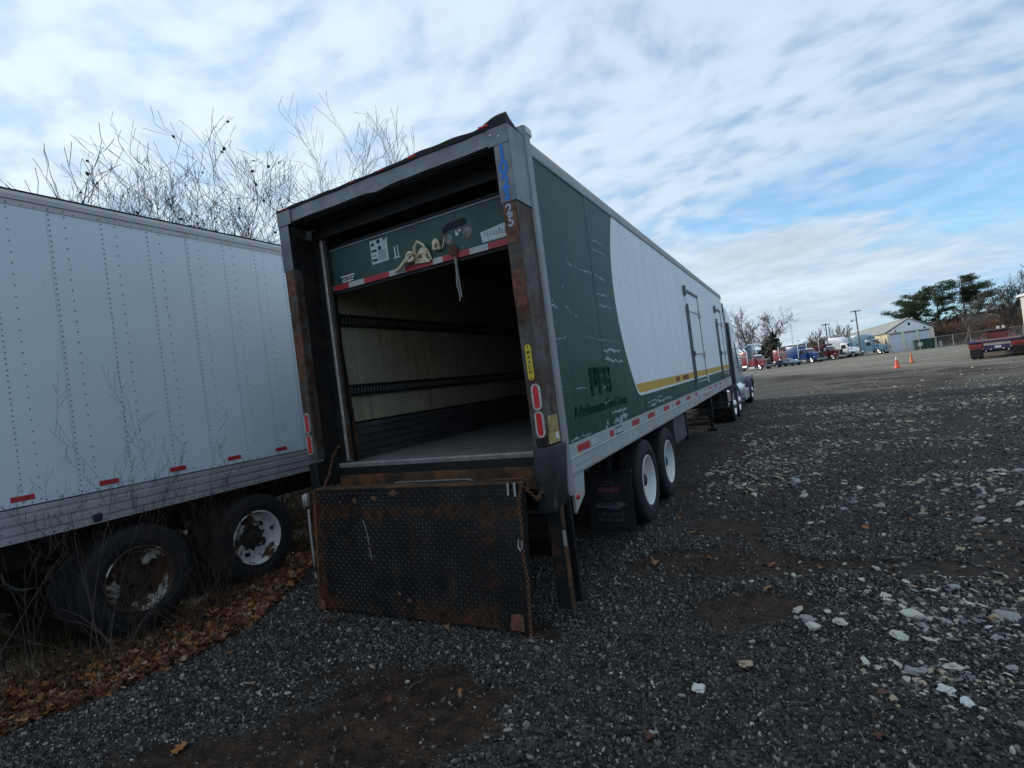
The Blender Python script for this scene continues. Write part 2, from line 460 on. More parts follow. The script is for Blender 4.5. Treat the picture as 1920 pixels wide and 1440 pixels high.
    def build(self, name, m, parent=None, smooth=None, kind=None, label=None, cat=None, group=None, loc=None, rot=None):
        me = bpy.data.meshes.new(name)
        me.from_pydata(self.v, [], self.f)
        bm = bmesh.new(); bm.from_mesh(me)
        bmesh.ops.recalc_face_normals(bm, faces=bm.faces[:])
        bm.to_mesh(me); bm.free()
        if smooth:
            me.polygons.foreach_set('use_smooth', [True] * len(me.polygons))
            me.set_sharp_from_angle(angle=R(smooth))
        me.materials.append(m)
        return link(name, me, parent, kind, label, cat, group, loc, rot)


def link(name, me, parent=None, kind=None, label=None, cat=None, group=None, loc=None, rot=None):
    o = bpy.data.objects.new(name, me)
    C.objects.link(o)
    if loc is not None: o.location = loc
    if rot is not None: o.rotation_euler = rot
    if parent is not None:
        o.parent = parent
        KIDS.setdefault(parent.name, []).append(o)
    return tagit(o, label, cat, group, kind)


def text_mesh(name, body, size, m, parent, mtx, extrude=0.0012, bold=0.0, sx=1.0, align='LEFT', shear=0.0):
    cu = bpy.data.curves.new(name, 'FONT')
    cu.body = body; cu.size = size; cu.extrude = extrude; cu.align_x = align; cu.offset = bold; cu.shear = shear
    cu.resolution_u = 3
    tmp = bpy.data.objects.new(name + '_tmp', cu)
    me = bpy.data.meshes.new_from_object(tmp)
    bpy.data.objects.remove(tmp)
    bpy.data.curves.remove(cu)
    me.name = name
    me.transform(Matrix.Diagonal((sx, 1, 1, 1)))
    me.transform(mtx)
    me.materials.clear(); me.materials.append(m)
    return link(name, me, parent)


def smoothst(a, b, v):
    t = np.clip((v - a) / (b - a), 0, 1)
    return t * t * (3 - 2 * t)

# ------------------------------------------------------------------ ground
_T = np.random.RandomState(5).rand(256, 256)


def vnoise(x, y):
    xi = np.floor(x).astype(int); yi = np.floor(y).astype(int)
    fx = x - xi; fy = y - yi
    fx = fx * fx * (3 - 2 * fx); fy = fy * fy * (3 - 2 * fy)
    a = _T[xi & 255, yi & 255]; b = _T[(xi + 1) & 255, yi & 255]
    c = _T[xi & 255, (yi + 1) & 255]; d = _T[(xi + 1) & 255, (yi + 1) & 255]
    return (a * (1 - fx) + b * fx) * (1 - fy) + (c * (1 - fx) + d * fx) * fy


def fbm(x, y, f=1.0, o=4):
    s = 0.0; a = 0.5; w = 0.0
    for k in range(o):
        s = s + a * vnoise(x * f + 17.3 * k, y * f + 9.1 * k); w += a
        a *= 0.5; f *= 2.03
    return s / w


def ell(x, y, cx, cy, rx, ry, a=0.0):
    c, s = math.cos(R(a)), math.sin(R(a))
    u = (x - cx) * c + (y - cy) * s; v = -(x - cx) * s + (y - cy) * c
    return np.exp(-((u / rx) ** 2 + (v / ry) ** 2))


def tracks(x, y):
    """packed wheel tracks curving through the yard"""
    m = 0.0
    for x0, k in ((2.35, 0.035), (4.25, 0.035), (5.6, 0.10), (7.5, 0.10)):
        c = x0 + k * y + 0.012 * y * y * 0.5 + 0.10 * np.sin(y * 0.7 + x0)
        m = m + 0.42 * np.exp(-((x - c) / 0.20) ** 2)
    return m * smoothst(-1.0, 2.0, y)


def mudmask(x, y):
    m = (ell(x, y, 0.70, -1.25, 0.55, 0.55, 35) * 1.25 + ell(x, y, 0.2, -2.2, 0.9, 0.6) * 0.8 + ell(x, y, 2.15, 1.42, 1.05, 0.34, 4) * 1.3 + ell(x, y, 2.0, 2.6, 0.5, 0.7) * 0.8
         + ell(x, y, 2.55, 0.60, 0.50, 0.22, 15) * 1.3 + tracks(x, y) + ell(x, y, 3.65, 1.55, 0.5, 0.20) + ell(x, y, 5.3, 16.2, 2.2, 0.7, -6) * 1.3
         + ell(x, y, 6.9, 11.6, 1.6, 0.35, -4) * 1.1 + ell(x, y, 1.8, 4.6, 1.0, 0.5) * 0.9 + ell(x, y, 1.9, 8.5, 0.7, 2.2) * 0.8
         + ell(x, y, 4.6, 7.5, 1.6, 0.3, 10) * 0.7 + ell(x, y, 1.05, -0.12, 0.18, 0.16) * 0.9)
    m = m + 0.85 * smoothst(0.48, 0.66, fbm(x + 40, y * 1.6, 0.42, 4)) * smoothst(0.5, 3, y) * smoothst(1.0, 2.0, x)
    m = m + 0.9 * (fbm(x, y, 0.9, 4) - 0.5) + 0.95 * (fbm(x, y, 4.0, 5) - 0.5)
    return smoothst(0.40, 0.66, m)


def litterline(y):
    """x of the edge between leaf litter and gravel"""
    return np.interp(y, [-6, -2.2, -1.5, -0.9, -0.15, 0.5, 1.2, 3, 20], [-2.1, -1.95, -1.72, -1.62, -1.88, -2.30, -2.8, -2.9, -2.9])


def gheight(x, y):
    r = np.hypot(x - 3, y + 3.6)
    h = 0.05 * (fbm(x, y, 0.35, 3) - 0.5) + 0.040 * (fbm(x, y, 2.2, 3) - 0.5)
    h = h * smoothst(400, 60, r) * np.where((x > -1.4) & (x < 1.5) & (y > -0.3) & (y < 5), 0.35, 1.0)
    h = h - 0.022 * mudmask(x, y) * (r < 30)
    rut = np.exp(-((y - 16.1 + 0.12 * (x - 5)) / 0.28) ** 2) * smoothst(2.5, 4.5, x) * smoothst(9, 7, x)
    h = h - 0.05 * rut
    far = smoothst(42, 95, y)
    return h - 0.87 * far


def ground_sheet():
    cx, cy = 2.98, -3.62
    rad = [0.0]
    r = 0.25
    while r < 4500:
        rad.append(r); r *= 1.0165 if r < 60 else 1.035
    na = 620
    ang = np.linspace(0, 2 * np.pi, na, endpoint=False)
    rr = np.array(rad[1:])
    X = cx + np.outer(rr, np.cos(ang)); Y = cy + np.outer(rr, np.sin(ang))
    x = X.ravel(); y = Y.ravel()
    z = gheight(x, y)
    rc = np.hypot(x - cx, y - cy)
    z = z + np.where(rc < 7, (fbm(x, y, 14, 3) - 0.5) * (0.018 + 0.010 * mudmask(x, y)), 0.0)
    v = np.stack([x, y, z], 1)
    v = np.concatenate([v, [[cx, cy, 0.0]]])
    k = len(rr)
    i = np.arange(k - 1)[:, None] * na; j = np.arange(na)[None, :]; j2 = (j + 1) % na
    q = np.stack([i + j, i + na + j, i + na + j2, i + j2], -1).reshape(-1, 4)
    c = len(v) - 1
    tri = np.stack([np.full(na, c), np.arange(na), (np.arange(na) + 1) % na], 1)
    me = bpy.data.meshes.new('ground')
    nq, nt = len(q), len(tri)
    me.vertices.add(len(v)); me.vertices.foreach_set('co', v.ravel())
    me.loops.add(nq * 4 + nt * 3); me.loops.foreach_set('vertex_index', np.concatenate([q.ravel(), tri.ravel()]))
    me.polygons.add(nq + nt)
    me.polygons.foreach_set('loop_start', np.concatenate([np.arange(nq) * 4, nq * 4 + np.arange(nt) * 3]))
    me.polygons.foreach_set('loop_total', np.concatenate([np.full(nq, 4), np.full(nt, 3)]))
    me.polygons.foreach_set('use_smooth', np.ones(nq + nt, bool))
    me.update()
    x = v[:, 0]; y = v[:, 1]
    mud = mudmask(x, y)
    rc = np.hypot(x - cx, y - cy)
    tan = smoothst(-5, 7, (y - (50 - 1.75 * (x + 1))) + 14 * (fbm(x * 0.3, y, 0.14, 3) - 0.5))  # mask of the far yard, where a sunlit look is painted in
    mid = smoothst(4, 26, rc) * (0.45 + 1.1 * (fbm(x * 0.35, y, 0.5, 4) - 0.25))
    soil = smoothst(0.06, -0.06, x - litterline(y) + 0.25 * (fbm(x, y, 4, 2) - 0.5)) * (y < 60) * (x > -60)
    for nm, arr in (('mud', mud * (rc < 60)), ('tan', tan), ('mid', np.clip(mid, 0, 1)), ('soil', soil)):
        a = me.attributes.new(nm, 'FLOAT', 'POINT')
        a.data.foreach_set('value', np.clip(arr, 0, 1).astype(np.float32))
    m = bpy.data.materials.new('ground_surface'); m.use_nodes = True
    t = NT(m.node_tree)
    co = t.n('ShaderNodeTexCoord').outputs['Object']
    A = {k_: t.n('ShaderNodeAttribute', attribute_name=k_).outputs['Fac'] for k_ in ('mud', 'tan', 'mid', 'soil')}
    n1 = t.noise(co, 38, 5, 0.7)
    n2 = t.noise(co, 3.0, 6, 0.6)
    vor = t.n('ShaderNodeTexVoronoi', {'Vector': co, 'Scale': 46.0, 'Randomness': 1.0})
    cell = t.sep(vor.outputs['Color'])[0]
    grav = t.mix(t.ramp(cell, 0.1, 0.95, 0, 1), (0.010, 0.009, 0.008), (0.085, 0.076, 0.066))
    grav = t.mix(t.ramp(n1, 0.35, 0.7, 0, 0.5), grav, (0.020, 0.020, 0.022))
    grav = t.mix(t.ramp(n2, 0.40, 0.75, 0, 0.45), grav, (0.028, 0.023, 0.018))
    # farther off the yard is painted lighter, with drag marks across it
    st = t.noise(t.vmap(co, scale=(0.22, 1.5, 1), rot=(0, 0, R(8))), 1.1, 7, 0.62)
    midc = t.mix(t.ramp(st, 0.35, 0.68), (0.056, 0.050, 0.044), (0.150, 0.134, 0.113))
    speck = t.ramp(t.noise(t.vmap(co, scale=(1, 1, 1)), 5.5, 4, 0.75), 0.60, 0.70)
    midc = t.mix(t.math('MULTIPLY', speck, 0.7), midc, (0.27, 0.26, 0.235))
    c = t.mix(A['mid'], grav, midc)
    tan_sunlit = t.mix(t.ramp(t.noise(t.vmap(co, scale=(0.14, 1.0, 1), rot=(0, 0, R(6))), 0.55, 7, 0.6), 0.36, 0.64), (0.15, 0.138, 0.115), (0.27, 0.245, 0.195))  # lighter tan puts far sunlight into the colour; ground before it stays darker as shade
    c = t.mix(A['tan'], c, tan_sunlit)
    mudc = t.mix(t.ramp(t.noise(co, 6, 7, 0.65), 0.3, 0.7), (0.014, 0.0085, 0.0052), (0.056, 0.032, 0.018))
    mudc = t.mix(t.ramp(t.noise(co, 75, 4, 0.6), 0.60, 0.72, 0, 0.6), mudc, (0.08, 0.07, 0.055))
    c = t.mix(t.math('MULTIPLY', A['mud'], t.ramp(A['tan'], 0.6, 0.0, 0.2, 1.0)), c, mudc)
    soilc = t.mix(t.ramp(t.noise(co, 9, 6, 0.7), 0.35, 0.7), (0.006, 0.004, 0.003), (0.024, 0.015, 0.009))
    c = t.mix(A['soil'], c, soilc)
    crack = t.noise(t.vmap(co, scale=(1, 2.2, 1), rot=(0, 0, R(35))), 7, 4, 0.6, 1.5)
    hgt = t.math('ADD', t.math('MULTIPLY', t.n('ShaderNodeTexVoronoi', {'Vector': co, 'Scale': 60.0}).outputs['Distance'], -0.8), t.math('MULTIPLY', n1, 0.6))
    hgt = t.mix(A['mud'], hgt, t.math('MULTIPLY', t.ramp(crack, 0.44, 0.52), 0.7))
    bp = t.n('ShaderNodeBump', {'Height': hgt, 'Strength': 0.9, 'Distance': 0.02}).outputs[0]
    rg = t.math('MULTIPLY_ADD', A['mud'], -0.12, 0.92)
    trk = t.n('ShaderNodeTexWave', {'Vector': t.vmap(co, rot=(0, 0, R(-64))), 'Scale': 0.16, 'Distortion': 3.0, 'Detail': 3.0, 'Detail Scale': 0.6}).outputs['Fac']
    c = t.mix(t.math('MULTIPLY', t.ramp(trk, 0.70, 0.95, 0, 0.35), A['mid']), c, (0.036, 0.030, 0.025))
    b = t.n('ShaderNodeBsdfPrincipled', {'Base Color': c, 'Roughness': rg, 'Specular IOR Level': 0.25, 'Normal': bp})
    t.n('ShaderNodeOutputMaterial', {0: b.outputs[0]})
    me.materials.append(m)
    link('ground', me, kind='structure')


ground_sheet()


def gh(x, y):
    return float(gheight(np.array([x], float), np.array([y], float))[0])


def tone_mat(name, stops, rough=0.8, tcol=None):
    """colour picked by the point attribute tone, 0..1"""
    m = bpy.data.materials.new(name); m.use_nodes = True
    t = NT(m.node_tree)
    at = t.n('ShaderNodeAttribute', attribute_name='tone', attribute_type='INSTANCER').outputs['Fac']
    cr = t.n('ShaderNodeValToRGB', {0: at})
    el = cr.color_ramp.elements
    while len(el) < len(stops): el.new(0.5)
    for e, (p, c) in zip(el, stops):
        e.position = p; e.color = tuple(c) + (1,)
    co = t.n('ShaderNodeTexCoord').outputs['Object']
    nz = t.ramp(t.noise(co, 90, 4, 0.7), 0.3, 0.7, 0.75, 1.2)
    col = t.mix(1.0, cr.outputs[0], t.comb(nz, nz, nz), 'MULTIPLY')
    b = t.n('ShaderNodeBsdfPrincipled', {'Base Color': col, 'Roughness': rough, 'Specular IOR Level': 0.3})
    t.n('ShaderNodeOutputMaterial', {0: b.outputs[0]})
    return m


def scatter(name, P, rot, scl, tone, material, maker, label, cat=None):
    """geometry-node instances of one small mesh on a point cloud, all as one uncountable object"""
    me = bpy.data.meshes.new(name)
    me.vertices.add(len(P)); me.vertices.foreach_set('co', P.astype(np.float32).ravel())
    for nm, typ, arr in (('rot', 'FLOAT_VECTOR', rot), ('scl', 'FLOAT_VECTOR', scl), ('tone', 'FLOAT', tone)):
        a = me.attributes.new(nm, typ, 'POINT')
        a.data.foreach_set('vector' if typ == 'FLOAT_VECTOR' else 'value', arr.astype(np.float32).ravel())
    me.update()
    o = link(name, me, kind='stuff', label=label, cat=cat)
    ng = bpy.data.node_groups.new(name + '_nodes', 'GeometryNodeTree')
    ng.interface.new_socket('Geometry', in_out='INPUT', socket_type='NodeSocketGeometry')
    ng.interface.new_socket('Geometry', in_out='OUTPUT', socket_type='NodeSocketGeometry')
    N = ng.nodes; L = ng.links
    gi = N.new('NodeGroupInput'); go = N.new('NodeGroupOutput')
    inst = N.new('GeometryNodeInstanceOnPoints')
    geo = maker(N, L)
    sm = N.new('GeometryNodeSetMaterial'); sm.inputs['Material'].default_value = material
    L.new(geo, sm.inputs['Geometry'])

    def attr(nm, typ):
        q = N.new('GeometryNodeInputNamedAttribute'); q.data_type = typ; q.inputs['Name'].default_value = nm
        return q.outputs['Attribute']
    e2r = N.new('FunctionNodeEulerToRotation'); L.new(attr('rot', 'FLOAT_VECTOR'), e2r.inputs[0])
    L.new(gi.outputs[0], inst.inputs['Points']); L.new(sm.outputs[0], inst.inputs['Instance'])
    L.new(e2r.outputs[0], inst.inputs['Rotation']); L.new(attr('scl', 'FLOAT_VECTOR'), inst.inputs['Scale'])
    L.new(inst.outputs[0], go.inputs[0])
    md = o.modifiers.new('scatter', 'NODES'); md.node_group = ng
    return o


def stone_maker(seed, sub=2, amp=0.35):
    def mk(N, L):
        ico = N.new('GeometryNodeMeshIcoSphere'); ico.inputs['Radius'].default_value = 0.5; ico.inputs['Subdivisions'].default_value = sub
        nz = N.new('ShaderNodeTexNoise'); nz.noise_dimensions = '4D'; nz.inputs['W'].default_value = seed * 3.7
        nz.inputs['Scale'].default_value = 1.6; nz.inputs['Detail'].default_value = 1.0
        sb = N.new('ShaderNodeVectorMath'); sb.operation = 'SUBTRACT'; sb.inputs[1].default_value = (0.5, 0.5, 0.5)
        sc = N.new('ShaderNodeVectorMath'); sc.operation = 'SCALE'; sc.inputs['Scale'].default_value = amp * 3.4
        sp = N.new('GeometryNodeSetPosition')
        L.new(nz.outputs['Color'], sb.inputs[0]); L.new(sb.outputs[0], sc.inputs[0])
        L.new(ico.outputs['Mesh'], sp.inputs['Geometry']); L.new(sc.outputs[0], sp.inputs['Offset'])
        return sp.outputs[0]
    return mk


grav_m = tone_mat('cinder_gravel', [(0.0, (0.009, 0.0082, 0.0074)), (0.40, (0.031, 0.028, 0.025)), (0.82, (0.105, 0.095, 0.082)), (0.945, (0.20, 0.18, 0.15)), (1.0, (0.42, 0.39, 0.34))], 0.6)


def under_body(x, y):
    return (x < litterline(y) - 0.05)


def scatter_gravel():
    tot = 400000
    th = nr.uniform(R(20), R(190), tot * 2)
    u = nr.rand(tot * 2)
    r = np.where(u < 0.62, 1.6 + 4.6 * np.sqrt(nr.rand(tot * 2)) , 5.5 * (4.2 ** nr.rand(tot * 2)))
    x = 2.98 + r * np.cos(th); y = -3.62 + r * np.sin(th)
    mud = mudmask(x, y)
    keep = (nr.rand(tot * 2) > mud * 0.90) & ~under_body(x, y)
    keep &= ~((x < 1.2) & (y > 1.2) & (nr.rand(tot * 2) < 0.8))
    x = x[keep][:tot]; y = y[keep][:tot]; r = r[keep][:tot]
    n = len(x)
    s = np.exp(nr.normal(math.log(0.0108), 0.48, n)) * np.clip(1.0 + (r - 4) * 0.09, 1, 3.0)
    s = np.clip(s, 0.004, 0.045)
    z = gheight(x, y) + s * 0.12
    P = np.stack([x, y, z], 1)
    rot = nr.uniform(0, 6.28, (n, 3))
    scl = np.stack([s * nr.uniform(0.8, 1.4, n), s * nr.uniform(0.6, 1.0, n), s * nr.uniform(0.4, 0.8, n)], 1)
    tone = nr.rand(n)
    ti = np.arange(n) % 4
    for k in range(4):
        q = ti == k
        scatter('gravel', P[q], rot[q], scl[q], tone[q], grav_m, stone_maker(k + 1, 1, 0.30), 'fine dark cinder gravel covering the yard')


scatter_gravel()

# pale stones lying in the gravel: bigger ones are things of their own, the rest one object
pale_stops = [(0.0, (0.09, 0.088, 0.083)), (0.4, (0.19, 0.185, 0.17)), (0.75, (0.38, 0.36, 0.30)), (0.93, (0.33, 0.25, 0.15)), (1.0, (0.46, 0.45, 0.41))]
pale_m = tone_mat('pale_stone_small', pale_stops, 0.8)
stone_mats = [mat('stone_' + n_, c, 0.85, var=0.25, vscale=25, dirt=((0.08, 0.075, 0.065), 0.60, 22), bump=(40, 0.4))
              for n_, c in (('grey', (0.27, 0.26, 0.24)), ('cream', (0.50, 0.47, 0.38)), ('tan', (0.40, 0.31, 0.20)), ('white', (0.58, 0.56, 0.51)), ('dusky', (0.15, 0.145, 0.14)))]


def stone_mesh(i, sub=2):
    bm = bmesh.new()
    bmesh.ops.create_icosphere(bm, subdivisions=sub, radius=0.5)
    off = Vector((i * 7.1, i * 3.3, i * 1.9))
    for v in bm.verts:
        d = v.co.normalized()
        v.co = v.co * (1 + 0.55 * noise.noise(d * 1.3 + off) + 0.18 * noise.noise(d * 3.1 + off) + 0.07 * noise.noise(d * 8 + off))
        v.co.z *= 0.62
    me = bpy.data.meshes.new('pale_stone')
    bm.to_mesh(me); bm.free()
    me.polygons.foreach_set('use_smooth', [True] * len(me.polygons))
    me.set_sharp_from_angle(angle=R(32))
    return me


def pale_density(x, y):
    """where the pale stones gather"""
    a = ell(x, y, 3.75, 0.85, 0.65, 0.50, 20) * 2.6 + ell(x, y, 3.45, -0.10, 0.26, 0.28, 40) * 1.9 + ell(x, y, 3.2, 1.25, 0.30, 0.15) * 0.9
    b = smoothst(2.5, 5.0, y) * smoothst(20, 13, y) * (1.3 * smoothst(1.3, 2.2, x)) * (0.10 + 1.1 * smoothst(0.45, 0.62, fbm(x, y, 0.8, 3)))
    c = 0.10 * smoothst(0.3, 2.5, y) * smoothst(1.2, 2.4, x) + ell(x, y, 4.8, 2.4, 0.9, 0.9) * 0.45 + ell(x, y, 2.0, 6.6, 0.7, 2.0) * 0.9
    d = 0.5 * smoothst(12, 18, y) * smoothst(40, 20, y) * smoothst(0.5, 0.62, fbm(x, y, 0.4, 3)) * (x > 1.5)
    return a + b + c + d


def stone_label(p, s, mi):
    size = 'small' if s < 0.045 else ('middling' if s < 0.065 else ('large' if s < 0.09 else 'broad'))
    colr = ('grey', 'cream', 'tan', 'white', 'dusky')[mi]
    x, y = p[0], p[1]
    if y < 0.15: zone = 'in the lower right patch'
    elif y < 0.9: zone = 'at the near side of the stone patch'
    elif y < 1.5: zone = 'at the far side of the stone patch'
    elif y < 3.0: zone = 'just beyond the stone patch' if x > 3 else 'beside the brown mud'
    elif y < 6.0: zone = 'abreast of the rear tyres'
    elif y < 9.0: zone = 'abreast of the side door'
    else: zone = 'abreast of the trailer nose'
    side = 'near the trailer' if x < 2.4 and y > 3 else ('towards the right edge' if x > 4.2 else 'midway across')
    if 3.0 < y: side += (', nearer', ', midmost', ', farther')[min(2, int((y % 3.0)))]
    return '%s %s stone %s, %s' % (size, colr, zone, side)


def pale_stones():
    n = 160000
    th = nr.uniform(R(20), R(125), n); r = 1.8 * (20.0 ** nr.rand(n))
    x = 2.98 + r * np.cos(th); y = -3.62 + r * np.sin(th)
    keep = (nr.rand(n) < pale_density(x, y) * np.clip(r / 14, 0.16, 1.0) ** 1.0 * 0.50) & (x > 1.5)
    x = x[keep]; y = y[keep]; r = r[keep]
    n = len(x)
    s = np.exp(nr.normal(math.log(0.025), 0.52, n)) * np.clip(0.8 + r * 0.045, 0.85, 1.5)
    s = np.clip(s, 0.012, 0.15)
    tone = nr.rand(n)
    order = np.argsort(-(s / r))
    big = order[:255]; rest = order[255:]
    P = np.stack([x, y, gheight(x, y) + s * nr.uniform(-0.02, 0.12, n)], 1)
    rot = np.stack([nr.uniform(-0.5, 0.5, n), nr.uniform(-0.5, 0.5, n), nr.uniform(0, 6.28, n)], 1)
    scl = np.stack([s * 1.15, s * nr.uniform(0.7, 1.0, n), s * nr.uniform(0.4, 0.62, n)], 1)
    ti = np.arange(len(rest)) % 3
    for k in range(3):
        q = rest[ti == k]
        scatter('small_pale_stones', P[q], rot[q], scl[q], tone[q], pale_m, stone_maker(k + 11, 2, 0.28), 'small pale stones strewn through the dark gravel')
    lib = {}
    for i in big:
        k = rng.randrange(5); mi = rng.choice((0, 0, 1, 1, 1, 2, 3, 4))
        if (k, mi) not in lib:
            me = stone_mesh(k + 1); me.materials.append(stone_mats[mi]); lib[(k, mi)] = me
        o = link('pale_stone', lib[(k, mi)], label=stone_label(P[i], s[i], mi), cat='stone', group='pale stones strewn over the dark gravel',
                 loc=tuple(P[i]), rot=tuple(rot[i]))
        o.scale = tuple(scl[i])
    marks = [((2.30, -0.57), 0.070, 3, 'cream white stone alone on the gravel below the middle of the yard, nearest the camera'),
             ((2.53, -0.25), 0.075, 2, 'pinkish tan stone just up and right of the lone white stone'),
             ((2.87, 0.44), 0.075, 0, 'squarish grey stone behind its cream neighbour at the left end of the stone patch'),
             ((2.90, 0.34), 0.075, 1, 'pointed cream stone in front of its squarish grey neighbour'),
             ((3.06, 0.41), 0.07, 1, 'upright cream stone at the left edge of the dense stone patch'),
             ((3.37, 0.28), 0.085, 1, 'large wedge shaped cream stone at the near edge of the dense patch'),
             ((3.48, -0.27), 0.062, 3, 'broadest whitish flat stone in the lower right corner patch'),
             ((3.36, -0.12), 0.070, 0, 'long grey white stone at the upper left of the lower right patch'),
             ((3.56, -0.02), 0.075, 1, 'cream yellow stone above the lower right corner patch'),
             ((2.14, -1.0), 0.05, 0, 'dull grey stone near the bottom edge beside a reddish leaf')]
    for (px, py), s_, mi, lab in marks:
        me = stone_mesh(rng.randrange(1, 9), 3); me.materials.append(stone_mats[mi])
        o = link('pale_stone', me, label=lab, cat='stone', loc=(px, py, gh(px, py) + s_ * 0.22), rot=(rng.uniform(-.3, .3), rng.uniform(-.3, .3), rng.uniform(0, 6)))
        o.scale = (s_ * 1.2, s_ * 0.95, s_ * 0.8)


pale_stones()


# ------------------------------------------------------------------ leaves
def leaf_outline(kind, rg):
    """lobed oak leaf (y is the midrib)"""
    L = 1.0
    half = []
    if kind == 0:
        half = [(0.02, -0.5), (0.03, -0.36), (0.16, -0.30), (0.30, -0.20), (0.14, -0.13), (0.13, -0.06), (0.40, 0.02), (0.42, 0.10), (0.16, 0.12), (0.14, 0.2), (0.32, 0.32), (0.24, 0.36), (0.10, 0.36), (0.06, 0.5)]
    elif kind == 1:
        half = [(0.02, -0.5), (0.03, -0.33), (0.22, -0.34), (0.30, -0.25), (0.18, -0.16), (0.36, -0.06), (0.48, 0.06), (0.22, 0.10), (0.34, 0.26), (0.20, 0.27), (0.16, 0.40), (0.0, 0.46)]
    else:
        half = [(0.02, -0.5), (0.12, -0.38), (0.20, -0.18), (0.23, 0.02), (0.17, 0.25), (0.08, 0.40), (0.0, 0.5)]
    return [(x * rg.uniform(0.85, 1.15), y) for x, y in half]


def leaf_mesh(i):
    rg = random.Random(100 + i)
    kind = (0, 0, 1, 1, 2)[i % 5]
    h = leaf_outline(kind, rg)
    curl = rg.uniform(0.3, 1.3); tw = rg.uniform(-0.5, 0.5); bend = rg.uniform(-0.5, 0.7)
    vs = []; fs = []
    def P(x, y):
        return (x, y, curl * x * x * 1.6 + bend * y * y * 0.8 + tw * x * y + 0.04 * math.sin(9 * x + 6 * y))
    k = len(h)
    for x, y in h: vs.append(P(0, y * 0.96))
    for x, y in h: vs.append(P(x, y))
    for x, y in h: vs.append(P(-x * rg.uniform(0.8, 1.1), y + 0.02))
    for a in range(k - 1):
        fs.append((a, k + a, k + a + 1, a + 1)); fs.append((a, a + 1, 2 * k + a + 1, 2 * k + a))
    me = bpy.data.meshes.new('fallen_leaf')
    me.from_pydata(vs, [], fs)
    return me


leaf_mats = [mat('leaf_' + n_, c, 0.7, var=0.25, vscale=3, spec=0.3, dirt=(tuple(v * 0.45 for v in c), 0.60, 4))
             for n_, c in (('orange', (0.29, 0.115, 0.036)), ('tan', (0.27, 0.15, 0.072)), ('brown', (0.060, 0.030, 0.016)), ('pale', (0.30, 0.21, 0.14)), ('red', (0.095, 0.036, 0.020)))]


def joined_leaves(name, pts, label, size=(0.05, 0.11), mi=(0, 1, 2, 2, 4, 4, 2, 0, 3)):
    """a pile too dense to count, one object"""
    lib = [leaf_mesh(i) for i in range(10)]
    data = []
    for me in lib:
        v = np.array([tuple(q.co) for q in me.vertices]); f = [tuple(p.vertices) for p in me.polygons]
        data.append((v, np.array(f)))
    V = []; F = []; MI = []; n = 0
    for (x, y, z) in pts:
        v, f = data[rng.randrange(10)]
        s = rng.uniform(*size)
        E_ = np.array(Euler((rng.gauss(0, 0.45), rng.gauss(0, 0.45), rng.uniform(0, 6.28))).to_matrix())
        V.append((v * s) @ E_.T + np.array([x, y, z])); F.append(f + n); n += len(v)
        MI.extend([rng.choice(range(len(mi)))] * len(f))
    V = np.concatenate(V); F = np.concatenate(F)
    me = bpy.data.meshes.new(name)
    me.from_pydata(V.tolist(), [], F.tolist())
    for k in mi: me.materials.append(leaf_mats[k])
    me.polygons.foreach_set('material_index', MI)
    return link(name, me, kind='stuff', label=label)


pts = []
for _ in range(5200):
    y = rng.uniform(-3.4, 1.1)
    xe = float(litterline(np.array([y]))[0])
    x = xe + 0.08 - abs(rng.gauss(0, 0.42)) + rng.uniform(-0.05, 0.05)
    if x < -4.0: continue
    pts.append((x, y, gh(x, y) + rng.uniform(0.005, 0.055)))
joined_leaves('leaf_litter', pts, 'brown oak leaf litter banked along the edge of the gravel below the white trailer')

single = [(-0.39, -1.92, 0, 'orange brown oak leaf lying flat at the bottom left of the dark mud'),
          (0.14, -0.90, 3, 'pale pinkish oak leaf on the gravel below the platform'),
          (0.50, -1.15, 4, 'reddish leaf at the left edge of the brown mud patch'),
          (0.31, -0.25, 1, 'round tan leaf on the gravel right below the platform edge'),
          (-0.88, -0.35, 4, 'dark red leaf by the lower left corner of the platform'),
          (0.77, -0.15, 1, 'pale tan oak leaf resting against the platform lower edge near its right corner'),
          (-0.62, -1.32, 3, 'small pale leaf on the gravel left of the mud patch'),
          (1.63, 1.38, 1, 'big orange tan leaf beyond the platform on dark brown mud'),
          (2.06, 1.59, 0, 'curled orange leaf right of the big tan leaf on the mud'),
          (2.62, 1.52, 0, 'star shaped orange leaf on the far side of the dark mud'),
          (3.00, 1.46, 0, 'thin orange leaf at the right end of the dark mud'),
          (2.61, 0.86, 1, 'tan leaf standing on the gravel in front of the dark mud'),
          (2.14, -1.04, 4, 'small reddish leaf at the bottom edge next to the dull grey stone'),
          (4.28, 2.46, 0, 'orange brown leaf among pale stones at the right edge'),
          (1.59, 2.87, 0, 'orange leaf near the foot of the trailer rear tyre'),
          (3.14, -0.74, 4, 'red brown leaf scrap near the lower right'),
          (3.20, -0.38, 4, 'rust red leaf left of the lower right stone patch'),
          (3.44, 2.62, 0, 'left one of two orange leaves lying beyond the stone patch'),
          (3.84, 2.86, 0, 'right one of two orange leaves lying beyond the stone patch'),
          (-1.25, -1.05, 0, 'orange leaf blown just clear of the leaf litter edge'),
          (1.80, 2.40, 1, 'tan leaf in the shade between the mud and the rear tyre'),
          (-0.28, -0.22, 2, 'brown leaf lying under the middle of the platform edge')]
for i, (x, y, mi, lab) in enumerate(single):
    me = leaf_mesh(i * 3 + 1); me.materials.append(leaf_mats[mi])
    s = 0.085 if i not in (7, 0) else 0.12
    o = link('fallen_leaf', me, label=lab, cat='leaf', loc=(x, y, gh(x, y) + 0.022), rot=(rng.uniform(-.25, .25), rng.uniform(-.25, .25), rng.uniform(0, 6.28)))
    o.scale = (s, s, s)
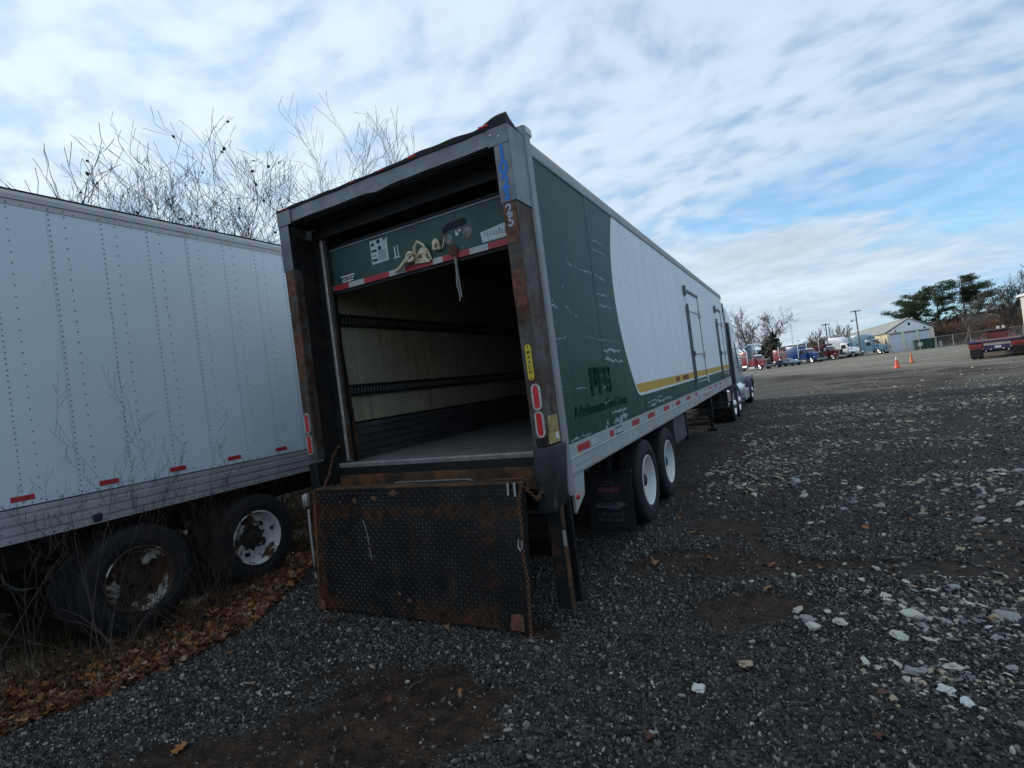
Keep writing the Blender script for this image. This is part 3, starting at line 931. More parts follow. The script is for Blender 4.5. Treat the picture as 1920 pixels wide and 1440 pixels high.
for i in range(26):
    x = rng.uniform(-1.4, 4.5); y = rng.uniform(-1.4, 8)
    if x < 1.3 and y > 0.1: continue
    me = leaf_mesh(i); me.materials.append(leaf_mats[rng.choice((2, 4, 0, 1))])
    o = link('fallen_leaf', me, label='small curled %s leaf %s' % (rng.choice(('brown', 'dark', 'crumpled brown', 'tan')), 'on the gravel before the platform' if y < 0 else ('among the pale stones' if x > 3 else 'on the gravel beside the trailer')), cat='leaf', group='small brown leaves scattered on the gravel',
             loc=(x, y, gh(x, y) + 0.015), rot=(rng.uniform(-.3, .3), rng.uniform(-.3, .3), rng.uniform(0, 6.28)))
    s = rng.uniform(0.03, 0.055); o.scale = (s, s, s)

# ------------------------------------------------------------------ wheels
TYRE_PROF = [(-0.125, 0.300), (-0.135, 0.34), (-0.140, 0.40), (-0.135, 0.455), (-0.118, 0.488), (-0.100, 0.500), (-0.078, 0.503), (-0.076, 0.492), (-0.066, 0.492), (-0.064, 0.504),
             (-0.034, 0.505), (-0.032, 0.493), (-0.022, 0.493), (-0.020, 0.506), (0.020, 0.506), (0.022, 0.493), (0.032, 0.493), (0.034, 0.505),
             (0.064, 0.504), (0.066, 0.492), (0.076, 0.492), (0.078, 0.503), (0.100, 0.500), (0.118, 0.488), (0.135, 0.455), (0.140, 0.40), (0.138, 0.385), (0.144, 0.375), (0.135, 0.34), (0.125, 0.300)]


def tyre_mb(sc=1.0, seg=56):
    mb = MB(); mb.lathe([(a * sc, r * sc) for a, r in TYRE_PROF], seg); return mb


def rim_mb(sc=1.0, depth=0.145, holes=5, seg=60):
    """deep dish outer rim: flange, barrel, disc with hand holes (outer side = +x)"""
    mb = MB()
    mb.lathe([(0.118, 0.308), (0.132, 0.305), (0.135, 0.296), (0.124, 0.288), (0.10, 0.280), (0.118 - depth + 0.03, 0.272), (0.118 - depth, 0.255)], seg)
    rings = [0.255, 0.238, 0.226, 0.214, 0.202, 0.190, 0.178, 0.166, 0.150, 0.135]
    a0 = 0.118 - depth
    ax = [a0, a0 + 0.004, a0 + 0.006, a0 + 0.009, a0 + 0.012, a0 + 0.016, a0 + 0.020, a0 + 0.025, a0 + 0.034, a0 + 0.038]
    S = 90
    vs = []; fs = []
    for a, r in zip(ax, rings):
        for j in range(S):
            t = 2 * math.pi * j / S
            vs.append((a, r * math.cos(t), r * math.sin(t)))
    for i in range(len(rings) - 1):
        rm = (rings[i] + rings[i + 1]) / 2
        for j in range(S):
            t = 2 * math.pi * (j + 0.5) / S
            hole = False
            for h in range(holes):
                th = 2 * math.pi * (h + 0.3) / holes
                dt = (t - th + math.pi) % (2 * math.pi) - math.pi
                if ((dt * rm) / 0.036) ** 2 + ((rm - 0.202) / 0.029) ** 2 < 1: hole = True
            if not hole: fs.append((i * S + j, i * S + (j + 1) % S, (i + 1) * S + (j + 1) % S, (i + 1) * S + j))
    mb.add(vs, fs)
    return mb


def hub_mb(depth=0.145):
    mb = MB()
    a = 0.118 - depth
    mb.lathe([(a - 0.03, 0.20), (a - 0.03, 0.24), (a - 0.06, 0.24)], 24)
    mb.lathe([(a + 0.03, 0.137), (a + 0.045, 0.125), (a + 0.05, 0.10), (a + 0.075, 0.085), (a + 0.10, 0.075), (a + 0.115, 0.06), (a + 0.118, 0.0001)], 28)
    for k in range(10):
        t = 2 * math.pi * k / 10
        c, s = 0.143 * math.cos(t), 0.143 * math.sin(t)
        mb.cyl((a + 0.02, c, s), (a + 0.065, c, s), 0.014, 6)
    # brake drum behind the disc
    mb.lathe([(a - 0.02, 0.0001), (a - 0.02, 0.20), (a - 0.20, 0.21), (a - 0.20, 0.0001)], 28)
    return mb


def wheel_meshes(rim_m, key, sc=1.0, depth=0.145, holes=5):
    t = tyre_mb().build('tyre', M['tyre'], smooth=40); r = rim_mb(depth=depth, holes=holes).build('rim', rim_m, smooth=35); h = hub_mb(depth).build('hub', M['hub'], smooth=35)
    out = [o.data for o in (t, r, h)]
    for o in (t, r, h): bpy.data.objects.remove(o)
    return out


def put_wheel(root, meshes, loc, side=1, name='wheel', sc=1.0, label=None):
    """wheel part (the tyre mesh) with rim and hub as its sub-parts; side +1 looks to +x"""
    w = link(name, meshes[0], root, loc=loc, label=label)
    w.rotation_euler = (rng.uniform(0, 6.28), 0, 0) if side > 0 else (rng.uniform(0, 6.28), 0, math.pi)
    w.scale = (sc, sc, sc)
    w['label'] = label or 'black tyre'
    if not label: del w['label']
    link('rim', meshes[1], w)
    if len(meshes) > 2: link('hub', meshes[2], w)
    return w


W_WHITE = wheel_meshes(M['rimwhite'], 'w')
W_RUST = wheel_meshes(M['rimrust'], 'r')
W_RUST2 = wheel_meshes(M['rimrust2'], 'r2')

# ------------------------------------------------------------------ the green and white refrigerated trailer
T = empty('box_trailer', (0, 0, 0), 0, 'long green and white box trailer with half open roll-up door and rusty folded liftgate', 'semi trailer')
XW = 1.295


def sheet(x0, y0, y1, z0, z1, th=0.012):
    return MB().box(x0 - th, x0, y0, y1, z0, z1, 0.002)


# right side: separate painted sheets, seams between them
edges = [0.395, 0.80] + [1.62 + 1.216 * k for k in range(11)]
edges = [e for e in edges if e < 13.6] + [13.85]
for a, b in zip(edges[:-1], edges[1:]):
    ob = MB().box(XW - 0.03, XW - (0.002 if edges.index(a) % 2 else 0.0), a + 0.0007, b - 0.0007, 1.325, 3.725, 0.001).build('side_panel', M['livery'], T)
# left side sheets (seen from the gap between the trailers)
for a, b in zip(edges[:-1], edges[1:]):
    MB().box(-XW, -XW + 0.03, a + 0.002, b - 0.002, 1.325, 3.725, 0.002).build('side_panel', M['panelwhite'], T, label='plain white left side sheet')
# side rivets: one line down every seam and one between
rv = MB()
for a, b in zip(edges[:-1], edges[1:]):
    for yy, st in ((a + 0.035, 0.10), ((a + b) / 2, 0.14), ((a * 3 + b) / 4, 0.2)):
        z = 1.36
        while z < 3.70:
            rv.lathe([(XW, 0.0065), (XW + 0.003, 0.004), (XW + 0.0035, 0.0001)], 6, 'x', Matrix.Translation((0, yy, z)))
            z += st
rv.build('side_rivets', M['rivet'], T, kind='stuff')
# rails and roof
for s, nm in ((1, 'right'), (-1, 'left')):
    prof = [(s * (XW - 0.04), 3.72), (s * (XW + 0.006), 3.72), (s * (XW + 0.012), 3.735), (s * (XW + 0.012), 3.80), (s * (XW + 0.004), 3.835), (s * (XW - 0.03), 3.852), (s * (XW - 0.12), 3.852)]
    MB().prism(prof, 0.385, 13.9, 'y').build('roof_rail', M['rail'], T)
    prof = [(s * (XW - 0.10), 1.075), (s * (XW + 0.004), 1.060), (s * (XW + 0.010), 1.075), (s * (XW + 0.008), 1.195), (s * (XW + 0.014), 1.20), (s * (XW + 0.014), 1.212), (s * (XW + 0.008), 1.216), (s * (XW + 0.008), 1.318), (s * (XW - 0.02), 1.326), (s * (XW - 0.10), 1.326)]
    MB().prism(prof, 0.385, 13.9, 'y').build('bottom_rail', M['railb'], T)
rb = MB()
for k in range(64):
    y = 0.43 + 0.028 * k if k < 16 else 0.9 + (k - 16) * 0.27
    for z in (1.085, 1.135) if k < 16 else (1.085, 1.15):
        rb.lathe([(XW + 0.0085, 0.0065), (XW + 0.0125, 0.004), (XW + 0.013, 0.0001)], 6, 'x', Matrix.Translation((0, y + (0.0 if z < 1.1 else 0.05), z)))
rb.build('rail_rivets', M['rivet'], T, kind='stuff')
MB().box(-1.27, 1.27, 0.35, 13.88, 3.83, 3.85).build('roof', M['panelwhite'], T)
MB().box(-1.29, 1.29, 13.86, 13.90, 1.08, 3.83, 0.01).build('front_wall', M['panelwhite'], T)
# light corner trim between liftgate frame and box
for s in (1, -1):
    MB().prism([(s * (XW + 0.004), 0.275), (s * (XW + 0.020), 0.285), (s * (XW + 0.020), 0.372), (s * (XW + 0.004), 0.384), (s * (XW - 0.06), 0.384), (s * (XW - 0.06), 0.275)], 0.93, 3.935, 'z').build('corner_trim', M['trim'], T, label='beige grey upright corner trim')
MB().box(XW - 0.06, XW + 0.026, 0.30, 0.42, 3.87, 3.945, 0.012).box(XW - 0.16, XW - 0.07, 0.27, 0.42, 3.86, 3.93, 0.01).build('corner_cap', M['paper'], T, label='cream cap on the top rear corner')
# reflective tape on the bottom rail
spans = [(0.575, 0.875, 0), (1.49, 1.60, 0), (2.33, 2.64, 0), (3.08, 3.46, 0), (4.05, 4.40, 0), (4.98, 5.33, 0), (5.95, 6.30, 0), (6.95, 7.15, 0), (8.9, 9.2, 0), (9.9, 10.2, 0), (10.9, 11.2, 0), (12.2, 12.5, 0)]
for a, b, _ in spans:
    MB().box(XW + 0.008, XW + 0.0108, a, b, 1.232, 1.292).build('reflective_tape', M['tapered'], T)
    MB().box(XW + 0.008, XW + 0.0106, b + 0.05, b + 0.20, 1.235, 1.290).build('reflective_tape', M['tapewhite'], T, label='white reflective strip')
MB().box(XW + 0.0085, XW + 0.011, 1.68, 1.92, 1.225, 1.298).build('rail_sticker_border', M['blackprint'], T)
MB().box(XW + 0.0112, XW + 0.0125, 1.695, 1.905, 1.237, 1.286).build('rail_sticker', M['tapewhite'], T)
MB().box(XW - 0.01, XW + 0.035, 7.95, 9.05, 1.18, 1.235, 0.01).build('step_handle', M['railb'], T)
# a downward plate carrying a red marker, just ahead of the liftgate bumper
MB().prism([(0.39, 0.76), (0.62, 0.87), (0.66, 1.06), (0.39, 1.06)], XW - 0.02, XW + 0.002, 'x').build('skirt_plate', M['railb'], T)
MB().lathe([(XW + 0.003, 0.022), (XW + 0.02, 0.018), (XW + 0.024, 0.0001)], 14, 'x', Matrix.Translation((0, 0.44, 0.885))).build('marker_lamp', M['redlens'], T, smooth=40)

# printed lettering
SIDE = Matrix.Translation((XW + 0.0035, 0, 0)) @ Matrix(((0, 0, 1, 0), (1, 0, 0, 0), (0, 1, 0, 0), (0, 0, 0, 1)))


def block_letter(strokes):
    mb = MB()
    for y0, y1, z0, z1 in strokes: mb.box(XW + 0.001, XW + 0.0042, y0, y1, z0, z1)
    return mb.build('ghost_letter', M['ghostprint'], T)


zb, zt_ = 1.675, 1.945
block_letter([(1.13, 1.20, zb, zt_), (1.20, 1.29, zt_ - 0.065, zt_), (1.20, 1.29, zb + 0.085, zb + 0.145), (1.25, 1.325, zb + 0.10, zt_ - 0.012)])
block_letter([(1.36, 1.43, zb, zt_), (1.43, 1.535, zt_ - 0.065, zt_), (1.43, 1.51, zb + 0.10, zb + 0.160)])
block_letter([(1.565, 1.635, zb + 0.015, zt_ - 0.015), (1.635, 1.74, zt_ - 0.06, zt_), (1.635, 1.74, zb, zb + 0.055), (1.70, 1.765, zb + 0.02, zb + 0.15), (1.665, 1.70, zb + 0.10, zb + 0.15), (1.70, 1.765, zt_ - 0.10, zt_ - 0.02)])
text_mesh('ghost_lettering', 'A Performance Food Group', 0.145, M['ghostprint'], T, SIDE @ Matrix.Translation((0.62, 1.515, 0)), 0.0006, 0.002, 0.98)
brown = mat('brown_print', (0.22, 0.06, 0.02), 0.6)
for y0, n_ in ((5.30, 3), (5.95, 5)):
    for k in range(n_):
        MB().box(XW + 0.003, XW + 0.0042, y0 + k * 0.11, y0 + k * 0.11 + 0.085, 1.60, 1.675, 0.0).build('faded_brown_mark', brown, T)

# scrapes through the paint down to bare metal
sc = MB()


def scrape(y0, z0, y1, z1, w, rag=0.5, n=26):
    top = []; bot = []; dz_ = 0.0
    for i in range(n + 1):
        t = i / n
        y = y0 + (y1 - y0) * t; dz_ = dz_ * 0.8 + rng.gauss(0, 0.16) * w; z = z0 + (z1 - z0) * t + dz_
        ww = w * (0.10 + rng.random() ** 2 * rag * 1.4 + 0.30 * math.sin(math.pi * t))
        if rng.random() < 0.16: ww *= 0.15
        top.append((y, z + ww / 2)); bot.append((y, z - ww / 2))
    vs = [(XW + 0.0012, y, z) for y, z in top] + [(XW + 0.0012, y, z) for y, z in bot]
    sc.add(vs, [(i, i + 1, n + 2 + i, n + 1 + i) for i in range(n)])


for a in ((1.65, 3.285, 2.17, 3.275, .016), (1.64, 3.185, 2.18, 3.175, .014), (0.90, 2.925, 1.05, 2.90, .02), (1.10, 2.90, 1.60, 2.90, .018), (1.66, 2.91, 2.06, 2.87, .018),
          (1.66, 2.70, 2.04, 2.70, .022), (1.66, 2.60, 2.14, 2.585, .020), (0.42, 2.485, 0.57, 2.475, .022), (0.74, 2.50, 0.86, 2.46, .030), (1.66, 2.115, 2.33, 2.105, .045), (1.67, 2.01, 2.31, 2.005, .05),
          (0.74, 1.765, 1.06, 1.76, .016), (1.41, 1.57, 1.62, 1.59, .024), (1.49, 1.725, 1.58, 1.745, .03), (1.66, 1.455, 2.22, 1.465, .045), (1.66, 1.345, 2.26, 1.365, .075), (1.40, 1.350, 1.52, 1.365, .07),
          (3.2, 1.375, 4.8, 1.39, .05), (3.2, 1.435, 4.1, 1.47, .028), (0.45, 1.335, 0.68, 1.35, .03), (0.70, 1.35, 0.99, 1.34, .02), (0.42, 2.20, 0.66, 2.22, .012), (1.1, 2.24, 2.3, 2.20, .008), (0.95, 2.42, 1.0, 2.44, .02)):
    scrape(*a)
for _ in range(34):
    y = rng.choice((rng.uniform(0.42, 0.6), rng.uniform(0.42, 2.2))); z = rng.uniform(1.4, 3.6)
    s_ = rng.uniform(0.004, 0.014)
    k = rng.randrange(4, 7)
    p = [(XW + 0.0012, y + s_ * rng.uniform(.5, 1) * math.cos(2 * math.pi * i / k), z + s_ * rng.uniform(.5, 1.3) * math.sin(2 * math.pi * i / k)) for i in range(k)]
    sc.add(p, [tuple(range(k))])
sc.build('paint_scrapes', M['scrape'], T, kind='stuff')

# two side doors with frames, hinge posts and latches
steelgrey = mat('grey_door_frame', (0.12, 0.125, 0.13), 0.5, 0.4, var=0.2)
for y0, y1, zt in ((7.12, 8.75, 3.34), (11.75, 13.05, 3.30)):
    sdr = MB().box(XW + 0.002, XW + 0.012, y0 + 0.06, y1 - 0.06, 1.36, zt - 0.06, 0.003).build('side_door', M['livery'], T)
    MB().box(XW, XW + 0.03, y0, y0 + 0.07, 1.34, zt - 0.35).box(XW, XW + 0.02, y1 - 0.045, y1, 1.40, zt).build('door_frame', steelgrey, sdr)
    MB().box(XW, XW + 0.035, y0 - 0.03, y1, zt - 0.05, zt).box(XW, XW + 0.05, y0 - 0.06, y0 + 0.05, zt - 0.14, zt + 0.05, 0.01).build('drip_cap', steelgrey, sdr)
    for z in (zt - 0.42, 2.05, 1.48):
        MB().box(XW, XW + 0.055, y1 - 0.16, y1 + 0.02, z - 0.07, z + 0.07, 0.008).box(XW, XW + 0.03, y0 + 0.08, y1 - 0.2, z - 0.012, z + 0.012).build('hinge', M['ring'], sdr)
    MB().cyl((XW + 0.03, y0 + 0.09, 1.42), (XW + 0.03, y0 + 0.09, zt - 0.3), 0.018, 8).box(XW + 0.01, XW + 0.07, y0 + 0.05, y0 + 0.14, 2.0, 2.1, 0.01).build('lock_rod', steelgrey, sdr)
MB().cyl((XW + 0.02, 13.3, 1.52), (XW + 0.05, 13.3, 1.52), 0.05, 12).build('round_port', M['black'], T)

# ---- inside of the box
ye = 13.7
MB().box(-1.20, 1.20, 0.32, ye, 1.16, 1.27).build('floor_base', M['floor'], T)
for k in range(26):
    x = -1.17 + k * 0.0915
    MB().box(x, x + 0.066, 0.335, ye, 1.268, 1.298, 0.004).build('floor_slat', M['floor'], T)
yy = [0.40 + 1.22 * k for k in range(11)] + [ye]
for a, b in zip(yy[:-1], yy[1:]):
    MB().box(-1.255, -1.20, a + 0.001, b - 0.002, 1.68, 3.62).build('liner_panel', M['liner'], T)
    MB().box(1.20, 1.255, a + 0.001, b - 0.002, 1.68, 3.62).build('liner_panel', M['liner'], T)
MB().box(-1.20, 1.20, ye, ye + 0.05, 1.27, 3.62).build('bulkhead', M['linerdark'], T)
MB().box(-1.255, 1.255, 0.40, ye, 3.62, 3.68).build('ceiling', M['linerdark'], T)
for s in (-1, 1):
    pr = []
    z = 1.275
    pr = [(s * 1.255, 1.275)]
    for k in range(5):
        pr += [(s * 1.200, z), (s * 1.200, z + 0.022), (s * 1.180, z + 0.030), (s * 1.180, z + 0.066), (s * 1.200, z + 0.074)]
        z += 0.082
    pr += [(s * 1.200, 1.70), (s * 1.255, 1.70)]
    MB().prism(pr, 0.52, ye, 'y').build('scuff_liner', M['scuff'], T, label='ribbed metal kick panel along the inner wall')
    for z0, z1 in ((1.975, 2.10), (2.73, 2.86)):
        tr = MB().box(s * 1.199, s * 1.180, 0.50, ye, z0, z1).box(s * 1.18, s * 1.165, 0.50, ye, z0, z0 + 0.02).box(s * 1.18, s * 1.165, 0.50, ye, z1 - 0.02, z1).build('cargo_track', M['track'], T)
        bars = MB()
        y = 0.56
        while y < 8:
            bars.box(s * 1.180, s * 1.170, y, y + 0.016, z0 + 0.03, z1 - 0.03); y += 0.05
        bars.build('track_bars', M['bars'], tr, kind='stuff')
# door tracks at both jambs, pale edge strip on the left one
for s in (-1, 1):
    MB().box(s * 1.16, s * 1.10, 0.30, 0.36, 1.30, 3.60, 0.004).box(s * 1.16, s * 1.115, 0.36, 0.46, 1.30, 3.60).build('door_track', M['blacksteel'], T)
    MB().box(s * 1.085, s * 1.055, 0.286, 0.300, 1.33, 3.58, 0.003).build('jamb_strip', M['ring'], T, label='pale grey metal edge strip of the door jamb')
    MB().box(s * 1.10, s * 1.03, 0.300, 0.335, 1.30, 3.60).build('jamb_liner', M['post'], T)
    MB().prism([(0.43, 1.30), (0.56, 1.30), (0.50, 2.45), (0.45, 2.50)], s * 1.17, s * 1.155, 'x').build('jamb_angle', M['rusty'], T)
MB().box(-1.19, 1.19, 0.30, 0.40, 3.60, 3.70).build('opening_head', M['blacksteel'], T)
MB().box(-1.10, 1.12, 0.255, 0.30, 3.58, 3.60, 0.004).box(-1.10, 1.12, 0.286, 0.30, 3.60, 3.70).build('head_gutter', M['blacksteel'], T)
# roll-up door: bottom section showing, others turning away overhead
dr = MB().box(-1.115, 1.115, 0.36, 0.40, 3.05, 3.475, 0.006).build('door_section', M['doorgreen'], T, label='green bottom section of the roll-up door')
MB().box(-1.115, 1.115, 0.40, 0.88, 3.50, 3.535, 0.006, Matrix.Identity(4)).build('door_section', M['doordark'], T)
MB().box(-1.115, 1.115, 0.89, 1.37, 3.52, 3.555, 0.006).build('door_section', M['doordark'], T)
MB().box(-1.12, 1.12, 0.352, 0.372, 3.458, 3.482, 0.004).build('section_lip', M['capmetal'], dr)
MB().box(-1.115, 1.115, 0.37, 0.40, 3.022, 3.05, 0.004).build('bottom_seal', M['black'], dr)
xs = [(-1.10, -0.825, 0), (-0.825, -0.62, 1), (-0.62, -0.30, 0), (-0.30, -0.10, 1), (-0.10, 0.22, 0), (0.22, 0.33, 1), (0.33, 0.62, 0), (0.62, 0.81, 1), (0.81, 1.08, 0)]
for a, b, w in xs:
    MB().box(a, b, 0.356, 0.3595, 3.055, 3.108).build('door_tape', M['tapewhite' if w else 'tapered'], dr)
RX = Matrix.Rotation(R(90), 4, 'X')


def RF(x, y, z):
    return Matrix.Translation((x, y, z)) @ RX


# stickers on the door
p = MB().prism([(-0.49, 3.21), (-0.28, 3.215), (-0.275, 3.44), (-0.315, 3.405), (-0.33, 3.44), (-0.49, 3.44)], 0.3565, 0.3598, 'y').build('placard', M['paper'], dr, label='white notice with small black symbols')
sy = MB()
for x, z, w, h in ((-0.475, 3.385, .035, .03), (-0.48, 3.325, .065, .022), (-0.48, 3.235, .065, .025), (-0.475, 3.285, .05, .008)):
    sy.box(x, x + w, 0.3545, 0.3563, z, z + h)
for x, z in ((-0.385, 3.415), (-0.375, 3.35)):
    sy.cyl((x, 0.3545, z), (x, 0.3563, z), 0.022, 10)
for k in range(9):
    sy.box(-0.40, -0.30, 0.3545, 0.3563, 3.235 + k * 0.011, 3.238 + k * 0.011)
sy.build('placard_symbols', M['blackprint'], p)
p = MB().prism([(-0.90, 3.12), (-0.755, 3.12), (-0.735, 3.185), (-0.925, 3.185)], 0.3565, 0.3598, 'y').build('maker_badge', M['paper'], dr)
text_mesh('badge_lettering', 'TODCO', 0.052, M['blackprint'], p, RF(-0.83, 0.3555, 3.134), 0.0008, 0.0025, 0.95, 'CENTER')
p = MB().prism([(0.76, 3.125), (1.06, 3.125), (1.06, 3.25), (0.92, 3.235), (0.75, 3.215)], 0.3565, 0.3598, 'y').build('torn_sticker', M['paper'], dr, label='torn white sticker with faded blue marks')
bl = MB()
for k in range(9):
    x = 0.79 + k * 0.028
    bl.box(x, x + rng.uniform(.006, .02), 0.3545, 0.3563, 3.155 + rng.uniform(0, .02), 3.19 + rng.uniform(0, .025))
bl.build('sticker_marks', M['paleblue'], p)
# white lettering scraps
MB().box(-0.205, -0.190, 0.3563, 0.3595, 3.22, 3.32).box(-0.165, -0.155, 0.3563, 0.3595, 3.22, 3.33).box(-0.215, -0.14, 0.3563, 0.3595, 3.21, 3.224).build('paint_marks', M['paper'], dr)
# black oval pull recess and pale filler discs
MB().prism([(0.36, 3.34), (0.42, 3.375), (0.60, 3.39), (0.63, 3.355), (0.60, 3.33), (0.42, 3.32), (0.375, 3.30)], 0.352, 0.3598, 'y').build('pull_recess', M['black'], dr)
filler = mat('pale_filler', (0.20, 0.20, 0.17), 0.8, var=0.3, vscale=20)
for x, z, r_ in ((0.42, 3.24, .045), (0.62, 3.255, .050)):
    MB().lathe([(0.3595, r_), (0.357, r_ * 0.95), (0.356, 0.0001)], 14, 'y', Matrix.Translation((x, 0, z))).build('filler_patch', filler, dr)
MB().box(0.50, 0.53, 0.3555, 0.3597, 3.25, 3.30).box(0.515, 0.56, 0.3555, 0.3597, 3.28, 3.30).build('paint_marks', M['paper'], dr)
# cream latch: lever, hasp loops, keeper
MB().tube([(-0.20, 0.33, 3.075), (-0.12, 0.315, 3.095), (-0.06, 0.305, 3.13), (0.0, 0.305, 3.155), (0.04, 0.31, 3.18)], [0.014, 0.020, 0.022, 0.030, 0.034], 8).cyl((0.02, 0.34, 3.165), (0.02, 0.285, 3.165), 0.050, 14).build('latch_lever', M['latch'], dr, smooth=50)
MB().cyl((0.02, 0.284, 3.168), (0.02, 0.278, 3.168), 0.020, 10).build('lever_hole', M['black'], dr)
MB().tube([(0.05, 0.33, 3.17), (0.07, 0.31, 3.24), (0.11, 0.31, 3.285), (0.16, 0.315, 3.25), (0.20, 0.33, 3.17), (0.21, 0.35, 3.10)], 0.015, 8).prism([(0.02, 3.10), (0.20, 3.08), (0.185, 3.19), (0.12, 3.24), (0.07, 3.19)], 0.335, 0.356, 'y', 0.006).build('latch_hasp', M['latch'], dr, smooth=50)
MB().prism([(0.255, 3.17), (0.34, 3.16), (0.33, 3.245), (0.30, 3.275), (0.26, 3.255)], 0.315, 0.356, 'y', 0.01).tube([(0.35, 0.34, 3.17), (0.38, 0.33, 3.21), (0.385, 0.34, 3.27)], 0.006, 6).build('latch_keeper', M['latch'], dr, smooth=50)
MB().lathe([(0.356, 0.05), (0.335, 0.045), (0.33, 0.0001)], 14, 'y', Matrix.Translation((0.46, 0, 3.125))).build('rusty_lug', M['rustplate'], dr, smooth=40)
MB().box(0.455, 0.50, 0.340, 0.356, 3.03, 3.11, 0.004).build('strap_plate', M['rustplate'], dr)
MB().tube([(0.475, 0.345, 3.06), (0.478, 0.335, 2.92), (0.468, 0.33, 2.82), (0.485, 0.33, 2.72), (0.475, 0.33, 2.67)], [0.012, 0.011, 0.010, 0.009, 0.006], 6).tube([(0.483, 0.342, 3.04), (0.489, 0.337, 2.85), (0.498, 0.335, 2.70)], 0.006, 5).build('pull_strap', M['strap'], dr, label='grey webbing pull strap hanging from the door', smooth=60)
# bright corner clips of the door
MB().prism([(-1.11, 3.03), (-1.09, 3.10), (-1.03, 3.11), (-1.02, 3.06), (-1.06, 3.08)], 0.345, 0.358, 'y').build('corner_clip', M['galv'], dr)

# ---- liftgate frame around the opening
for s in (1, -1):
    # outer post: C section, open to the inside so that its inner face is deep and dark
    pr = [(s * 1.176, 0.0), (s * 1.295, 0.0), (s * 1.295, 0.272), (s * 1.235, 0.272), (s * 1.235, 0.10), (s * 1.176, 0.10)]
    pst = MB().prism(pr, 1.385, 3.27, 'z', 0.003).build('liftgate_post', M['post'], T, label='worn grey steel liftgate post with rust blotches')
    MB().box(s * 1.176, s * 1.205, 0.10, 0.30, 1.10, 3.60).build('inner_cheek', M['blacksteel'], pst)
    # dark sheet metal sleeve over the top of the post
    MB().prism([(s * 1.168, -0.006), (s * 1.300, -0.006), (s * 1.300, 0.274), (s * 1.296, 0.274), (s * 1.296, -0.002), (s * 1.168, -0.002)], 3.262, 3.712, 'z').build('post_sleeve', M['capmetal'], pst, label='dark sheet metal sleeve on the post head')
    MB().prism([(s * 1.298, 3.262), (s * 1.298, 3.84), (s * 1.304, 3.84), (s * 1.304, 3.262)], -0.004, 0.274, 'y').build('sleeve_side', M['capmetal'], pst)
    # rust plates with bolt holes
    for z0, z1 in ((2.95, 3.26), (2.44, 2.74)) if s > 0 else ((3.02, 3.26), (2.18, 2.66)):
        xc_, zc_ = s * 1.232, (z0 + z1) / 2
        k_ = 22
        out_ = []
        for i_ in range(k_):
            a_ = 2 * math.pi * i_ / k_
            ca_, sa_ = math.cos(a_), math.sin(a_)
            q_ = 1.0 + rng.uniform(-0.12, 0.10)
            out_.append((xc_ + max(-0.056, min(0.056, 0.060 * q_ * math.copysign(abs(ca_) ** 0.5, ca_))), zc_ + (z1 - z0) / 2 * q_ * math.copysign(abs(sa_) ** 0.7, sa_)))
        MB().prism(out_, -0.0025, -0.0005, 'y').build('rust_plate', M['rustplate'], pst)
        MB().lathe([(-0.0045, 0.014), (-0.0015, 0.013), (-0.001, 0.0001)], 10, 'y', Matrix.Translation((s * 1.238, 0, z0 + 0.11 if s > 0 else z1 - 0.10))).build('bolt_hole', M['black'], pst)
    # tail lamps: ring, dark gap, lens
    for zc in (1.757, 1.547):
        xc = 1.256 if s > 0 else -1.246
        rg = MB().oval_ring(xc, zc, -0.012, 0.0, 0.074, 0.205, 0.014).build('lamp_ring', M['ring'], pst, label='dull chrome tail lamp ring')
        MB().stadium(xc, zc, -0.010, -0.001, 0.046, 0.176).build('tail_lamp', M['redlens'], rg, smooth=40)
        MB().stadium(xc, zc, -0.004, -0.0008, 0.060, 0.190).build('lamp_gasket', M['black'], rg)
        for dx in (-1, 1):
            MB().lathe([(-0.014, 0.0001), (-0.013, 0.004), (-0.010, 0.005)], 6, 'y', Matrix.Translation((xc + dx * 0.033, 0, zc))).build('lamp_screw', M['chrome'], rg)
ys_ = MB().stadium(1.234, 2.025, -0.006, -0.0008, 0.050, 0.275).build('maker_sign', M['yellow'], T, label='upright yellow oval sign with black letters')
for k, ch in enumerate('MAXON'):
    text_mesh('sign_lettering', ch, 0.036, M['blackprint'], ys_, RF(1.234, -0.0066, 2.090 - k * 0.038), 0.0005, 0.001, 1.0, 'CENTER')
for z in (2.142, 1.905):
    MB().lathe([(-0.011, 0.0001), (-0.010, 0.006), (-0.006, 0.007)], 8, 'y', Matrix.Translation((1.234, 0, z))).build('sign_bolt', M['rusty'], ys_)
# hand painted fleet number, one digit above the other
dg = [('1', 3.605, 0.155, M['blueprint']), ('0', 3.485, 0.155, M['blueprint']), ('2', 3.372, 0.145, M['blueprint']), ('2', 3.292, 0.095, M['blueprint'])]
for ch, z, s_, m_ in dg:
    text_mesh('painted_digit', ch, s_, m_, T, RF(1.228, -0.0080, z - 0.01), 0.0006, 0.006, 0.95, 'CENTER')
text_mesh('painted_digit', '2', 0.115, M['paleblue'], T, RF(1.228, -0.0050, 3.165), 0.0006, 0.004, 0.95, 'CENTER')
text_mesh('painted_digit', '5', 0.115, M['paleblue'], T, RF(1.232, -0.0050, 3.075), 0.0006, 0.004, 0.95, 'CENTER')
